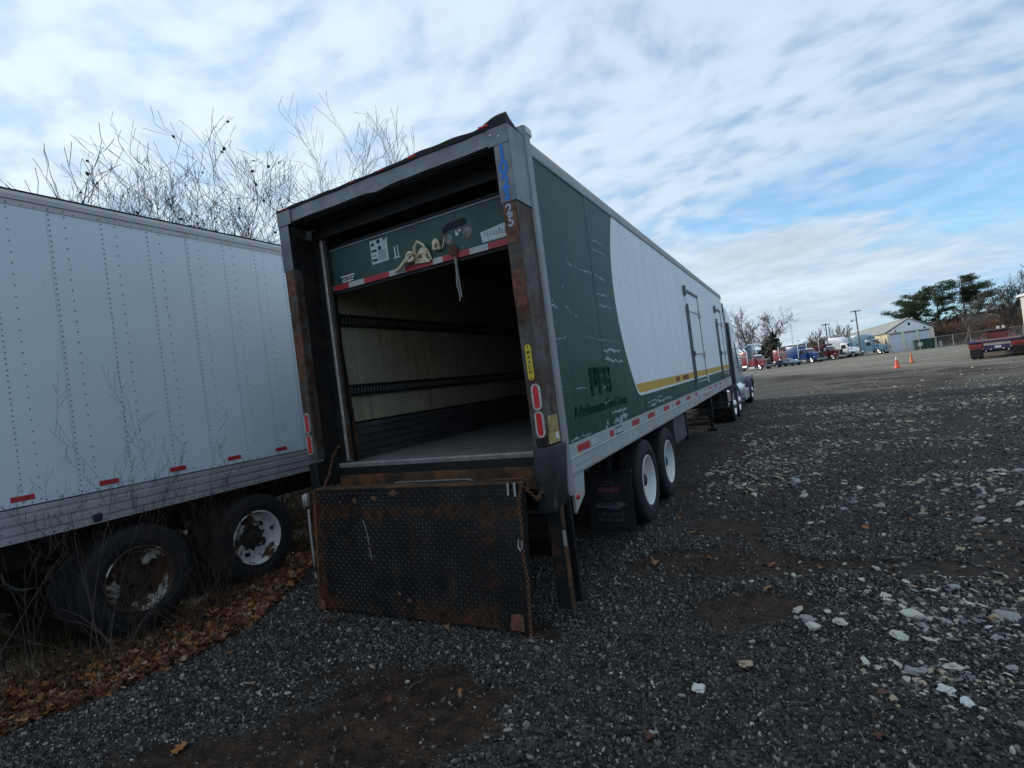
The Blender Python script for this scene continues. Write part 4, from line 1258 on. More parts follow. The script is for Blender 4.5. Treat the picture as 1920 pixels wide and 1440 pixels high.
# header beam, dented in the middle, riveted cap ends, raised rubber gutter above
bm = bmesh.new()
n_ = 60
rows = []
for i in range(n_ + 1):
    x = -1.160 + 2.32 * i / n_
    dent = 0.022 * math.exp(-((x + 0.02) / 0.10) ** 2)
    wv = 0.003 * math.sin(x * 9) + 0.002 * math.sin(x * 23)
    prof = [(-0.003 + wv, 3.842), (-0.001 + wv, 3.832), (0.000 + wv, 3.80), (-0.002 + wv, 3.745), (-0.006 + wv - dent * 0.3, 3.722 - dent), (0.03, 3.712 - dent * 0.6), (0.06, 3.72), (0.06, 3.842)]
    rows.append([bm.verts.new((x, y, z)) for y, z in prof])
for a, b in zip(rows[:-1], rows[1:]):
    for j in range(8):
        bm.faces.new((a[j], a[(j + 1) % 8], b[(j + 1) % 8], b[j]))
hd = MB().bm(bm).build('header_beam', M['capmetal'], T, smooth=30, label='dented dark sheet metal header beam')
for s in (1, -1):
    cp = MB().box(s * 1.12, s * 1.302, -0.010, 0.05, 3.705, 3.846, 0.003).build('header_cap', M['capmetal'], T)
    if s > 0:
        for x, z in ((1.155, 3.795), (1.222, 3.765)):
            MB().lathe([(-0.018, 0.0001), (-0.016, 0.006), (-0.010, 0.008)], 8, 'y', Matrix.Translation((x, 0, z))).build('cap_rivet', M['chrome'], cp)
MB().box(-1.19, 1.19, 0.05, 0.28, 3.70, 3.84).build('header_box', M['blacksteel'], T)
gt = MB()
rows = []
bm = bmesh.new()
for i in range(81):
    x = -1.30 + 2.60 * i / 80
    lift = 0.036 * smoothst(1.02, 1.24, x) + 0.020 * smoothst(0.05, 0.5, x) - 0.012 * smoothst(0.7, 1.0, x) * smoothst(1.2, 1.0, x) + 0.004 * math.sin(x * 17)
    prof = [(-0.012, 3.846), (-0.018, 3.868 + lift * 0.8), (0.01, 3.882 + lift), (0.06, 3.872 + lift * 0.6), (0.20, 3.856), (0.28, 3.846)]
    rows.append([bm.verts.new((x, y, z)) for y, z in prof])
for a, b in zip(rows[:-1], rows[1:]):
    for j in range(6):
        bm.faces.new((a[j], a[(j + 1) % 6], b[(j + 1) % 6], b[j]))
bm.faces.new(rows[0]); bm.faces.new(list(reversed(rows[-1])))
gut = MB().bm(bm).build('rain_gutter', M['black'], T, smooth=40, label='bent black rain gutter along the roof edge')
for x, w in ((-1.20, .06), (-0.28, .03), (0.06, .04), (0.40, .045), (1.10, .045)):
    lift = 0.036 * float(smoothst(1.02, 1.24, x)) + 0.020 * float(smoothst(0.05, 0.5, x))
    MB().box(x - w, x + w, -0.022, -0.005, 3.852 + lift * 0.5, 3.866 + lift * 0.7, 0.005).build('clearance_lamp', M['redlens'], T)

# sill, cross beams and bumpers
MB().prism([(0.262, 1.285), (0.258, 1.297), (0.268, 1.306), (0.33, 1.304), (0.33, 1.26), (0.27, 1.262)], -1.17, 1.17, 'x').build('rounded_sill', M['sill'], T, label='worn pale rounded metal sill', smooth=50)
MB().box(-1.17, 1.17, 0.27, 0.33, 1.19, 1.26).build('sill_beam', M['blacksteel'], T)
MB().box(-1.16, 1.16, 0.235, 0.31, 1.00, 1.186, 0.004).build('rusty_beam', M['rusty'], T, label='brown rusty cross beam')
MB().prism([(-0.50, 1.070), (0.50, 1.070), (0.40, 1.112), (-0.42, 1.108)], 0.228, 0.2345, 'y').build('beam_slot_edge', M['galv'], T)
MB().prism([(-0.47, 1.070), (0.47, 1.070), (0.38, 1.102), (-0.40, 1.098)], 0.223, 0.2275, 'y').build('beam_slot', M['black'], T)
for s in (1, -1):
    # chunky bumper around the post foot
    xo = s * 1.352; xi = s * 1.178
    pr = [(xi, -0.035), (s * 1.315, -0.035), (xo, 0.015), (xo, 0.245), (s * 1.31, 0.268), (xi, 0.268)]
    if s > 0:
        b = MB().prism(pr, 0.872, 1.372, 'z', 0.014, warp=lambda x, y, z: (x - (0.055 if z < 1 else 0.0) * (1 if x > 1.3 else 0.35), y, z + (0.02 if y > 0.1 and z < 1 else 0))).build('bumper_block', M['bumper'], T, smooth=35, label='scuffed black rubber bumper block')
        MB().box(1.20, 1.296, -0.004, 0.01, 1.374, 1.44, 0.003).build('bumper_bracket', M['blacksteel'], T)
        MB().box(1.297, 1.3005, 0.05, 0.235, 1.48, 1.60).build('warning_label', M['bumperwarn'], T)
        MB().box(1.297, 1.3005, 0.03, 0.24, 1.385, 1.475).build('warning_label', M['bumperwarn'], T)
        MB().box(1.301, 1.3025, 0.16, 0.22, 1.41, 1.46).build('warning_label', M['paper'], T)
    else:
        MB().box(-1.29, -1.18, -0.02, 0.25, 1.02, 1.36, 0.01).build('bumper_block', M['blacksteel'], T)
# lower liftgate columns and rollers
for s in (1, -1):
    MB().box(s * 1.17, s * 1.31, 0.085, 0.115, 0.10, 0.90, 0.004).box(s * 1.20, s * 1.225, 0.115, 0.24, 0.10, 1.0).box(s * 1.17, s * 1.31, 0.235, 0.262, 0.10, 0.95).build('lower_column', M['blacksteel'], T)
    MB().box(s * 1.290, s * 1.318, 0.066, 0.084, 0.10, 0.90, 0.004).build('column_edge', M['rusty'], T)
MB().box(1.296, 1.321, 0.058, 0.0655, 0.60, 0.72).build('column_scuff', M['galv'], T)
MB().box(-1.16, 1.16, 0.30, 0.42, 0.62, 0.80, 0.01).build('cross_channel', M['blacksteel'], T)
MB().box(-1.16, 1.16, 0.48, 0.60, 0.36, 0.50, 0.01).build('underride_bar', M['blacksteel'], T)
MB().box(1.14, 1.19, 0.46, 0.478, 0.44, 0.60).build('reflector', M['redlens'], T)

# ---- folded platform leaning just behind the frame
xl0, xr0, xl1, xr1 = -1.045, 1.120, -1.165, 1.065      # the top and the bottom edge are offset: it hangs slightly skewed


def platw(x, y, z):
    t = (1.14 - z) / 1.10
    return (x + (-0.085) * t, y - 0.02 * t, z)


pf = MB().prism([(-1.045, 0.035), (1.12, 0.035), (1.12, 1.130), (-1.045, 1.130)], -0.185, -0.165, 'y', 0.0, warp=platw).build('liftgate_platform', M['plate'], T, label='black tread plate platform folded upright, streaked with rust')
lz = MB()
nx, nz = 62, 33
sx_, sz_ = 2.12 / nx, 1.06 / nz
for i in range(nx):
    for j in range(nz):
        wear = noise.noise(Vector((i * 0.11, j * 0.11, 3.0))) * 0.5 + rng.random() * 0.35
        if wear > 0.42: continue                         # worn flat or clogged with dirt
        cx_ = -1.02 + (i + 0.5) * sx_; cz_ = 0.05 + (j + 0.5) * sz_
        a = R(48) if (i + j) % 2 else R(-48)
        L_, w_ = 0.0155 * (1 - 0.25 * max(0, wear)), 0.0052 * rng.uniform(0.8, 1.1)
        ca, sa = math.cos(a), math.sin(a)
        P_ = [(-L_, 0), (0, -w_), (L_, 0), (0, w_)]
        base = [platw(cx_ + p[0] * ca - p[1] * sa, -0.185, cz_ + p[0] * sa + p[1] * ca) for p in P_]
        top = [platw(cx_ + 0.6 * (p[0] * ca - p[1] * sa), -0.1885 - 0.001 * rng.random(), cz_ + 0.6 * (p[0] * sa + p[1] * ca)) for p in P_]
        lz.add(base + top, [(0, 1, 5, 4), (1, 2, 6, 5), (2, 3, 7, 6), (3, 0, 4, 7), (4, 5, 6, 7)])
lz.build('tread_lozenges', M['lozenge'], pf, kind='stuff')
MB().box(-1.05, 1.125, -0.186, -0.06, 1.131, 1.150, 0.004).build('top_edge', M['rusty'], pf, label='rusty top edge of the platform')
MB().prism([(-1.075, 0.03), (-1.046, 0.03), (-1.046, 1.14), (-1.075, 1.14)], -0.192, -0.07, 'y', 0.003, warp=platw).build('side_rail', M['rusty'], pf)
MB().prism([(1.121, 0.03), (1.138, 0.03), (1.138, 1.14), (1.121, 1.14)], -0.190, -0.13, 'y', 0.003, warp=platw).build('side_rail', M['blacksteel'], pf)
MB().prism([(0.98, 0.04), (1.10, 0.04), (1.10, 0.14), (1.07, 0.17), (0.99, 0.16)], -0.200, -0.191, 'y', 0.002, warp=platw).cyl(platw(1.04, -0.205, 0.10), platw(1.04, -0.19, 0.10), 0.012, 8).build('corner_hinge', M['rustplate'], pf)
MB().prism([(-1.045, 0.03), (-0.98, 0.03), (-0.98, 0.10), (-1.045, 0.13)], -0.200, -0.191, 'y', 0.002, warp=platw).build('corner_hinge', M['rustplate'], pf)
for x, z, r_ in ((-0.73, 1.02, .022), (-0.55, 1.03, .05), (-0.32, 1.05, .05), (-0.10, 1.09, .06), (0.02, 0.19, .05), (-0.09, 0.24, .028), (0.10, 0.13, .02)):
    k = 9
    vs = [platw(x + r_ * rng.uniform(.4, 1) * math.cos(2 * math.pi * i / k), -0.1905, z + 0.6 * r_ * rng.uniform(.4, 1) * math.sin(2 * math.pi * i / k)) for i in range(k)]
    MB().add(vs, [tuple(range(k))]).build('rust_blister', M['rustplate'], pf)
chalk = MB()
prev = None
for i in range(20):
    t = i / 19
    x = -0.47 + 0.09 * t + 0.01 * math.sin(5 * t); z = 0.86 - 0.34 * t
    w = 0.018 * (0.6 + 0.6 * rng.random())
    if prev and rng.random() > 0.12:
        chalk.add([platw(prev[0], -0.1908, prev[1]), platw(prev[0] + prev[2], -0.1908, prev[1]), platw(x + w, -0.1908, z), platw(x, -0.1908, z)], [(0, 1, 2, 3)])
    prev = (x, z, w)
chalk.build('chalky_scratch', mat('chalky_grey', (0.15, 0.15, 0.145), 0.9, dirt=((0.03, 0.03, 0.03), 0.50, 60)), pf)


def chain_mb(pts, link_l=0.034, r=0.0048):
    """chain of real links following the points"""
    P_ = [Vector(p) for p in pts]
    seg = [(b - a).length for a, b in zip(P_[:-1], P_[1:])]
    tot = sum(seg); n = int(tot / (link_l * 0.72))
    mb = MB()
    for k in range(n):
        s = (k + 0.5) / n * tot
        i = 0
        while i < len(seg) - 1 and s > seg[i]: s -= seg[i]; i += 1
        c = P_[i].lerp(P_[i + 1], s / seg[i]); d = (P_[i + 1] - P_[i]).normalized()
        u = d.cross(Vector((0.3, -1, 0.1))).normalized(); w = d.cross(u)
        if k % 2: u = w
        ring = []
        for j in range(10):
            t = 2 * math.pi * j / 10
            ring.append(c + d * (link_l / 2) * math.cos(t) + u * 0.011 * math.sin(t))
        mb.tube(ring, r, 5, closed=True)
    return mb


chain_mb([(1.145, -0.215, 1.15), (1.11, -0.225, 1.03), (1.105, -0.225, 0.80), (1.085, -0.225, 0.62), (1.10, -0.225, 0.45), (1.085, -0.225, 0.25), (1.075, -0.23, 0.06), (1.09, -0.27, 0.03)]).build('lift_chain', M['chain'], T, label='rusty chain hanging down the right edge of the platform', smooth=60)
chain_mb([(1.13, -0.21, 1.14), (1.20, -0.10, 1.00), (1.22, -0.03, 1.05), (1.19, 0.02, 1.20)]).build('lift_chain', M['chain'], T, smooth=60)
chain_mb([(-0.98, -0.14, 1.15), (-1.02, -0.02, 1.25), (-1.06, 0.10, 1.42), (-1.07, 0.2, 1.50)]).build('lift_chain', M['chain'], T, label='rusty chain at the left end of the platform', smooth=60)
MB().tube([(1.02, -0.20, 1.15), (1.02, -0.212, 1.06)], 0.009, 6).tube([(1.075, -0.20, 1.15), (1.078, -0.212, 1.05)], 0.010, 6).build('pale_hook', M['galv'], T)
MB().tube([(1.07, -0.235, 0.74), (1.065, -0.24, 0.68), (1.08, -0.24, 0.655), (1.095, -0.24, 0.68), (1.097, -0.235, 0.73)], 0.007, 6).build('chain_hook', M['galv'], T, smooth=60)
MB().tube([(-1.16, -0.19, 0.96), (-1.165, -0.195, 0.75), (-1.17, -0.19, 0.52), (-1.175, -0.19, 0.42)], [0.013, 0.012, 0.012, 0.008], 6).box(-1.20, -1.17, -0.22, -0.17, 0.99, 1.10, 0.004).box(-1.165, -1.145, -0.22, -0.17, 0.99, 1.11, 0.004).tube([(-1.175, -0.19, 0.36), (-1.165, -0.2, 0.31), (-1.15, -0.2, 0.31), (-1.14, -0.19, 0.35)], 0.006, 6).build('torsion_rod', M['galv'], T, smooth=50, label='pale rod and clip at the left edge of the platform')
MB().tube([(0.80, -0.12, 1.155), (1.0, -0.13, 1.162), (1.12, -0.12, 1.16)], 0.012, 6).build('hinge_rod', M['rusty'], T)
for x in (-0.98, -0.90, -0.80, 0.86, 0.94):
    MB().lathe([(-0.012, 0.018), (0.012, 0.018)], 10, 'z', Matrix.Translation((x, -0.12, 1.160))).build('hinge_ring', M['rusty'], T)

# ---- running gear of the big trailer
Y1, Y2 = 2.86, 4.105
for y in (Y1, Y2):
    for s in (1, -1):
        put_wheel(T, W_WHITE, (s * 1.150, y, 0.503), s)
        put_wheel(T, W_WHITE, (s * 0.815, y, 0.503), s)
    MB().cyl((-1.1, y, 0.50), (1.1, y, 0.50), 0.065, 12).build('axle', M['blacksteel'], T)
for s in (1, -1):
    MB().box(s * 0.42, s * 0.52, 1.9, 6.2, 0.78, 1.08, 0.01).build('slider_rail', M['blacksteel'], T)
    MB().box(s * 0.40, s * 0.50, 6.2, 13.3, 0.98, 1.08).build('frame_rail', M['blacksteel'], T)
    fl = MB().box(s * 0.78, s * 1.30, 1.99, 2.002, 0.13, 0.755, 0.002).build('mud_flap', M['black'], T, label='black rubber mud flap with faded dealer print')
    MB().box(s * 0.70, s * 1.32, 1.975, 2.01, 0.757, 0.795, 0.005).build('flap_hanger', M['blacksteel'], fl)
    if s > 0: flapR = fl
    MB().box(s * 0.6, s * 0.72, 2.0, 5.1, 0.55, 0.62).build('suspension_arm', M['blacksteel'], T)
    # landing gear
    lg = MB().box(s * 0.86, s * 0.98, 11.32, 11.46, 0.34, 1.05, 0.008).box(s * 0.88, s * 0.96, 11.35, 11.43, 0.06, 0.36).box(s * 0.80, s * 1.04, 11.26, 11.52, 0.02, 0.06, 0.005).build('landing_leg', M['blacksteel'], T)
MB().box(-0.9, 0.9, 11.37, 11.41, 0.62, 0.70).build('leg_brace', M['blacksteel'], T)
MB().box(0.78, 1.16, 5.35, 6.35, 0.55, 0.98, 0.02).build('pallet_box', M['scuff'], T, label='grey steel box hung under the bottom rail')
MB().box(1.04, 1.12, 6.7, 6.78, 0.45, 1.08).build('drop_bracket', M['blacksteel'], T)
for k in range(22):
    y = 0.7 + k * 0.6
    MB().box(-1.26, 1.26, y, y + 0.06, 1.08, 1.16).build('cross_member', M['blacksteel'], T)
MB().box(-1.25, 1.25, 0.4, 13.8, 1.158, 1.162).build('underside', M['blacksteel'], T)
# mud flap print: globe outline, word, pennant, two lines
pr_g = mat('dim_flap_print', (0.10, 0.10, 0.11), 0.8, dirt=((0.03, 0.03, 0.033), 0.5, 30))
pr_r = mat('dim_flap_red', (0.13, 0.020, 0.022), 0.8)
gl = MB()
for rx_, rz_ in ((0.105, 0.10), (0.045, 0.10)):
    gl.tube([(1.04 + rx_ * math.cos(2 * math.pi * i / 24), 1.9885, 0.585 + rz_ * math.sin(2 * math.pi * i / 24)) for i in range(24)], 0.003, 4, closed=True)
for dz in (-0.055, 0.06):
    gl.tube([(0.96, 1.9885, 0.585 + dz), (1.12, 1.9885, 0.585 + dz * 1.1)], 0.003, 4)
gl.build('flap_globe', pr_g, flapR)
MB().prism([(0.90, 0.555), (1.14, 0.545), (1.17, 0.58), (1.165, 0.625), (1.05, 0.622), (0.92, 0.61)], 1.986, 1.9885, 'y').build('flap_banner', pr_r, flapR)
text_mesh('flap_lettering', 'UTILITY', 0.062, pr_g, flapR, RF(1.033, 1.9845, 0.563), 0.0006, 0.001, 0.95, 'CENTER', 0.2)
MB().prism([(0.86, 0.395), (1.13, 0.37), (1.17, 0.40), (1.23, 0.425), (1.16, 0.455), (0.90, 0.445)], 1.986, 1.9885, 'y').build('flap_pennant', pr_g, flapR)
pr_b = mat('dim_flap_navy', (0.02, 0.022, 0.05), 0.8)
text_mesh('flap_lettering', 'Atlantic', 0.085, pr_b, flapR, RF(0.99, 1.9845, 0.412), 0.0006, 0.001, 0.95, 'CENTER', 0.2)
text_mesh('flap_lettering', '1-295 at Exit 20', 0.055, pr_g, flapR, RF(1.03, 1.9880, 0.30), 0.0006, 0.0, 0.85, 'CENTER')
text_mesh('flap_lettering', '856-384-7800', 0.055, pr_g, flapR, RF(1.03, 1.9880, 0.235), 0.0006, 0.0, 0.90, 'CENTER')

# ------------------------------------------------------------------ the plain white trailer on the left
LT = empty('box_trailer', (-3.945, -4.3, 0), 0, 'plain blue white riveted box trailer with rusty wheels, standing in brush on the left', 'semi trailer')
oy = 4.3


def lbox(x0, x1, y0, y1, z0, z1, bev=0.0, mb=None):
    return (mb or MB()).box(x0 + 3.945, x1 + 3.945, y0 + oy, y1 + oy, z0, z1, bev)


XL = -2.65
seam0 = -1.335
ys = []
y = seam0 - 1.218 * 2
while y < 11.5: ys.append(y); y += 1.218
ys = [-4.3] + [q for q in ys if q > -4.2] + [11.4]
for a, b in zip(ys[:-1], ys[1:]):
    d = 0.003 if ys.index(a) % 2 else 0.0
    lbox(XL - 0.02, XL - d, a + 0.0012, b - 0.0012, 1.40, 3.93, 0.0015).build('side_panel', M['panelwhite'], LT)
lbox(-5.24, -5.21, -4.3, 11.4, 1.15, 3.95).build('far_side_wall', M['panelwhite'], LT)
lbox(-5.22, -2.67, -4.3, -4.26, 1.15, 3.95).build('rear_door', M['panelwhite'], LT)
lbox(-5.22, -2.67, 11.36, 11.4, 1.15, 3.95).build('front_wall', M['panelwhite'], LT)
lbox(-5.24, -2.66, -4.3, 11.4, 4.00, 4.02).build('roof', M['panelwhite'], LT)
c_ = 3.945
MB().prism([(XL + c_ - 0.05, 3.925), (XL + c_ + 0.004, 3.925), (XL + c_ + 0.006, 3.972), (XL + c_ + 0.016, 3.978), (XL + c_ + 0.020, 4.02), (XL + c_ + 0.006, 4.052), (XL + c_ - 0.05, 4.055)], 0.0, 15.7, 'y').build('roof_rail', M['toprail'], LT)
MB().prism([(XL + c_ - 0.05, 4.056), (XL + c_ + 0.010, 4.054), (XL + c_ + 0.012, 4.066), (XL + c_ - 0.05, 4.075)], 0.0, 15.7, 'y').build('roof_edge', M['black'], LT)
z = 1.115
pr = [(XL + c_ - 0.08, 1.112)]
for k, (h, d) in enumerate(((0.05, .012), (0.02, .004), (0.058, .016), (0.02, .004), (0.058, .016), (0.02, .004), (0.050, .012))):
    pr += [(XL + c_ + d, z + 0.003), (XL + c_ + d, z + h - 0.003)]
    z += h
pr += [(XL + c_ - 0.08, z)]
MB().prism(pr, 0.0, 15.7, 'y').build('ribbed_bottom_rail', M['ribrail'], LT)
rv = MB()


def rivet(mb, x, y, z, r=0.0068):
    mb.lathe([(x, r), (x + 0.004, r * 0.7), (x + 0.005, 0.0001)], 7, 'x', Matrix.Translation((0, y + oy, z)))


y = seam0 - 0.406 * 6
while y < 3.2:
    for dy, st in ((0.018, 0.0475), (0.135, 0.095)):
        z = 1.43
        while z < 3.92:
            rivet(rv, XL + c_, y + dy, z); z += st
    rivet(rv, XL + c_ + 0.005, y + 0.018, 3.95); rivet(rv, XL + c_ + 0.005, y + 0.135, 3.95)
    y += 0.406
y = -3.5
while y < 3.2:
    rivet(rv, XL + c_ + 0.005, y, 3.938, 0.006)
    rivet(rv, XL + c_ + 0.001, y + 0.03, 1.418, 0.006)
    if int(y * 10) % 3 == 0:
        rivet(rv, XL + c_ + 0.016, y, 1.21, 0.011); rivet(rv, XL + c_ + 0.012, y + 0.05, 1.14, 0.011); rivet(rv, XL + c_ + 0.016, y + 0.02, 1.28, 0.009)
    y += 0.095
rv.build('rivet_rows', M['rivet'], LT, kind='stuff')
for k in range(9):
    y = -1.80 + k * 0.62
    w = 0.155
    lbox(XL + 0.0005, XL + 0.003, y, y + w, 1.442, 1.486).build('reflective_tape', M['tapered'], LT)
    lbox(XL + 0.0005, XL + 0.0025, y + w + 0.005, y + w + 0.15, 1.444, 1.484).build('reflective_tape', M['panelwhite'], LT)
lbox(XL + 0.016, XL + 0.04, -1.27, -1.20, 1.135, 1.205, 0.01).build('marker_lamp', M['black'], LT)
for i, y in enumerate((-0.93, 0.32)):
    put_wheel(LT, W_RUST2 if i == 0 else W_RUST, (XL - 0.15 + c_, y + oy, 0.503), 1, label='flat worn tyre on a rust eaten rim' if i == 0 else 'tyre on a white rim with a rusty centre')
    put_wheel(LT, W_RUST, (XL - 0.49 + c_, y + oy, 0.503), 1)
    put_wheel(LT, W_RUST, (-5.09 + c_, y + oy, 0.503), -1)
    MB().cyl((-1.1, y + oy, 0.50), (1.1, y + oy, 0.50), 0.065, 10).build('axle', M['blacksteel'], LT)
for s in (1, -1):
    MB().box(s * 0.42, s * 0.52, 1.5, 6.5, 0.78, 1.11).build('slider_rail', M['blacksteel'], LT)
    MB().box(s * 0.86, s * 0.98, 12.6, 12.74, 0.02, 1.10).build('landing_leg', M['blacksteel'], LT)
for k in range(26):
    MB().box(-1.24, 1.22, 0.3 + k * 0.6, 0.36 + k * 0.6, 1.06, 1.14).build('cross_member', M['blacksteel'], LT)
MB().box(-1.25, 1.22, 0.05, 15.6, 1.14, 1.16).build('underside', M['blacksteel'], LT)

# ------------------------------------------------------------------ road tractors
def simple_wheel(key, hubm):
    t = MB(); t.lathe([(-0.12, 0.30), (-0.14, 0.40), (-0.12, 0.48), (-0.08, 0.50), (0.08, 0.50), (0.12, 0.48), (0.14, 0.40), (0.12, 0.30)], 28)
    t = t.build('tyre', M['tyre'], smooth=40)
    r = MB(); r.lathe([(0.13, 0.31), (0.135, 0.295), (0.06, 0.27), (0.04, 0.20), (0.10, 0.13), (0.16, 0.11), (0.19, 0.0001)], 24)
    r = r.build('rim', hubm, smooth=35)
    out = [t.data, r.data]
    bpy.data.objects.remove(t); bpy.data.objects.remove(r)
    return out


SW = simple_wheel('c', M['polished'])


def wheel_y(root, loc, side, name='wheel'):
    w = link(name, SW[0], root, loc=loc)
    w.rotation_euler = (0, 0, R(90) if side > 0 else R(-90))
    link('rim', SW[1], w)
    return w


def tractor(label, color, loc, yaw, style='classic', sleeper=2.0, roof=3.0, grille='square', windows=0, group=None, visor=True, stack=True, name='semi_truck', tipper=False, hoodh=1.95):
    t = empty(name, loc, yaw, label, 'truck', group)
    P = M['cab_' + color] if ('cab_' + color) in M else M[color]
    aero = style == 'aero'
    xb = -2.35; xs = xb - sleeper
    hw = 1.02
    def wtop(x, y, z):
        k = 1.0 - 0.07 * max(0, z - 1.6)
        return (x, y * k, z)
    # hood with a taper to the nose
    if aero:
        prof = [(-0.95, 0.95), (0.92, 0.85), (1.05, 1.15), (0.98, 1.50), (0.55, 1.66), (-0.95, 1.98)]
        hood = MB().prism(prof, -0.92, 0.92, 'y', 0.06, warp=lambda x, y, z: (x, y * (1 - 0.16 * max(0, (x + 0.9) / 1.9)), z)).build('hood', P, t, smooth=40)
    else:
        prof = [(-0.95, 0.95), (0.85, 0.95), (0.88, 1.72), (-0.95, hoodh)]
        hood = MB().prism(prof, -0.66, 0.66, 'y', 0.05, warp=lambda x, y, z: (x, y * (1.22 - 0.22 * (x + 0.95) / 1.8), z)).build('hood', P, t, smooth=40)
    # fenders arch over the front wheels
    for s in (1, -1):
        arc = [(0.66 * math.cos(a), 0.48 + 0.62 * math.sin(a)) for a in np.linspace(R(0), R(180), 12)]
        inn = [(0.57 * math.cos(a), 0.48 + 0.53 * math.sin(a)) for a in np.linspace(R(180), R(0), 12)]
        y0, y1 = sorted((s * 0.58, s * 1.20))
        MB().prism(arc + inn, y0, y1, 'y', 0.0).prism([(0.50, 0.70), (1.0, 0.62), (1.0, 1.12), (0.45, 1.10)], y0 + (0.05 if s > 0 else 0), y1 - (0.05 if s < 0 else 0), 'y', 0.04).build('fender', P, t, smooth=40)
        hl = MB().box(0.98, 1.03, s * 0.98 - 0.12, s * 0.98 + 0.12, 0.78, 0.95, 0.02).build('headlight', M['chrome'], t)
    # grille
    if aero:
        g = MB().box(0.96, 1.06, -0.48, 0.48, 0.72, 1.44, 0.04).build('grille', M['chrome'], t)
        gb = MB()
        for k in range(9): gb.box(1.061, 1.068, -0.43, 0.43, 0.78 + k * 0.07, 0.815 + k * 0.07)
        gb.build('grille_bars', M['black'], g)
    else:
        g = MB().box(0.84, 0.95, -0.50, 0.50, 0.72, 1.76, 0.03).build('grille', M['chrome'], t)
        gb = MB()
        for k in range(11): gb.box(0.951, 0.958, -0.42 + k * 0.078, -0.372 + k * 0.078, 0.82, 1.66)
        gb.build('grille_bars', M['black'], g)
    MB().box(1.02, 1.16, -1.20, 1.20, 0.34, 0.66, 0.04).build('bumper', M['chrome'] if not aero else M['polished'], t)
    # cab with a raked windshield
    rf = 2.62 if not aero else 2.75
    cab = MB().prism([(xb, 0.75), (-0.85, 0.75), (-0.85, 1.88), (-1.15, rf - 0.10), (-1.35, rf), (xb, rf + 0.03)], -hw, hw, 'y', 0.05, warp=wtop).build('cab', P, t, smooth=40)
    MB().prism([(-0.872, 1.93), (-0.855, 1.93), (-1.120, rf - 0.16), (-1.137, rf - 0.16)], -0.84, -0.03, 'y').build('windshield', M['glass'], cab)
    MB().prism([(-0.872, 1.93), (-0.855, 1.93), (-1.120, rf - 0.16), (-1.137, rf - 0.16)], 0.03, 0.84, 'y').build('windshield', M['glass'], cab)
    for s in (1, -1):
        y0, y1 = sorted((s * (hw * 0.975), s * (hw + 0.006)))
        MB().prism([(-2.15, 1.70), (-1.12, 1.70), (-1.20, 2.0), (-1.36, 2.38), (-2.15, 2.38)], y0, y1, 'y', warp=lambda x, y, z: (x, y * (1.0 - 0.052 * max(0, z - 1.6)), z)).build('side_window', M['glass'], cab)
        dr_ = MB().box(-2.22, -1.02, *sorted((s * (hw - 0.01), s * (hw + 0.012))), 0.95, 1.68, 0.01).build('door', P, cab)
        MB().box(-2.12, -1.98, *sorted((s * (hw + 0.012), s * (hw + 0.04))), 1.52, 1.57).build('handle', M['chrome'], dr_) if False else None
    # sleeper
    if aero:
        fr = [(xs, 0.80), (xb, 0.80), (xb, rf), (-1.55, rf + 0.02), (-1.75, roof - 0.45), (-2.5, roof - 0.08), (-3.1, roof), (xs, roof - 0.02)]
    else:
        fr = [(xs, 0.80), (xb, 0.80), (xb, roof - 0.35), (xb - 0.15, roof - 0.05), (xb - 0.5, roof), (xs, roof)]
    sl = MB().prism(fr, -hw - 0.03, hw + 0.03, 'y', 0.07, warp=wtop).build('sleeper', P, t, smooth=40)
    for s in (1, -1):
        for k in range(max(1, windows)):
            xc = xb - 0.55 - k * 0.45 if windows else xb - sleeper * 0.55
            zc = (roof - 0.45) if windows else 2.15
            o_ = MB().stadium(0, 0, -0.01, 0.012, 0.18, 0.34).build('sleeper_window', M['glass'], sl)
            o_.matrix_local = Matrix.Translation((xc, s * (hw + 0.03) * (1 - 0.07 * (zc - 1.6)), zc)) @ Matrix.Rotation(R(90), 4, 'Y')
        if aero:
            MB().box(xs - 0.45, xs, *sorted((s * (hw + 0.0), s * (hw + 0.04))), 0.95, roof - 0.35, 0.01).build('side_extender', M['black'] if color == 'teal_' else P, sl)
            MB().prism([(xb + 0.6, 0.42), (xs, 0.42), (xs, 0.85), (xb + 0.6, 0.85)], *sorted((s * 1.0, s * 1.12)), 'y', 0.03).build('side_skirt', P, t)
        MB().tube([(xb + 0.05 - sleeper * 0.15, s * 0.86, 0.70), (xs + 0.15, s * 0.86, 0.70)], 0.31, 18).build('fuel_tank', M['polished'], t, smooth=50)
        if stack:
            MB().tube([(xb - 0.02, s * 1.16, 0.9), (xb - 0.02, s * 1.16, 3.35), (xb - 0.10, s * 1.18, 3.62)], 0.085, 10).build('exhaust_stack', M['chrome'], t, smooth=50)
        MB().box(-1.12, -1.00, *sorted((s * 1.25, s * 1.42)), 1.72, 2.25, 0.03).cyl((-1.06, s * 0.95, 2.18), (-1.06, s * 1.3, 2.18), 0.02, 6).cyl((-1.06, s * 0.95, 1.80), (-1.06, s * 1.3, 1.80), 0.02, 6).build('mirror', M['chrome'], t)
        wheel_y(t, (0, s * 1.03, 0.5), s)
        for xd in (xs - 0.75, xs - 2.05):
            wheel_y(t, (xd, s * 1.05, 0.5), s); wheel_y(t, (xd, s * 0.74, 0.5), s)
        MB().box(xs - 2.8, 0.9, *sorted((s * 0.36, s * 0.46)), 0.72, 0.98).build('frame_rail', M['blacksteel'], t)
        MB().box(xb, -1.05, *sorted((s * 0.85, s * 1.15)), 0.30, 0.66, 0.02).build('step', M['polished'], t)
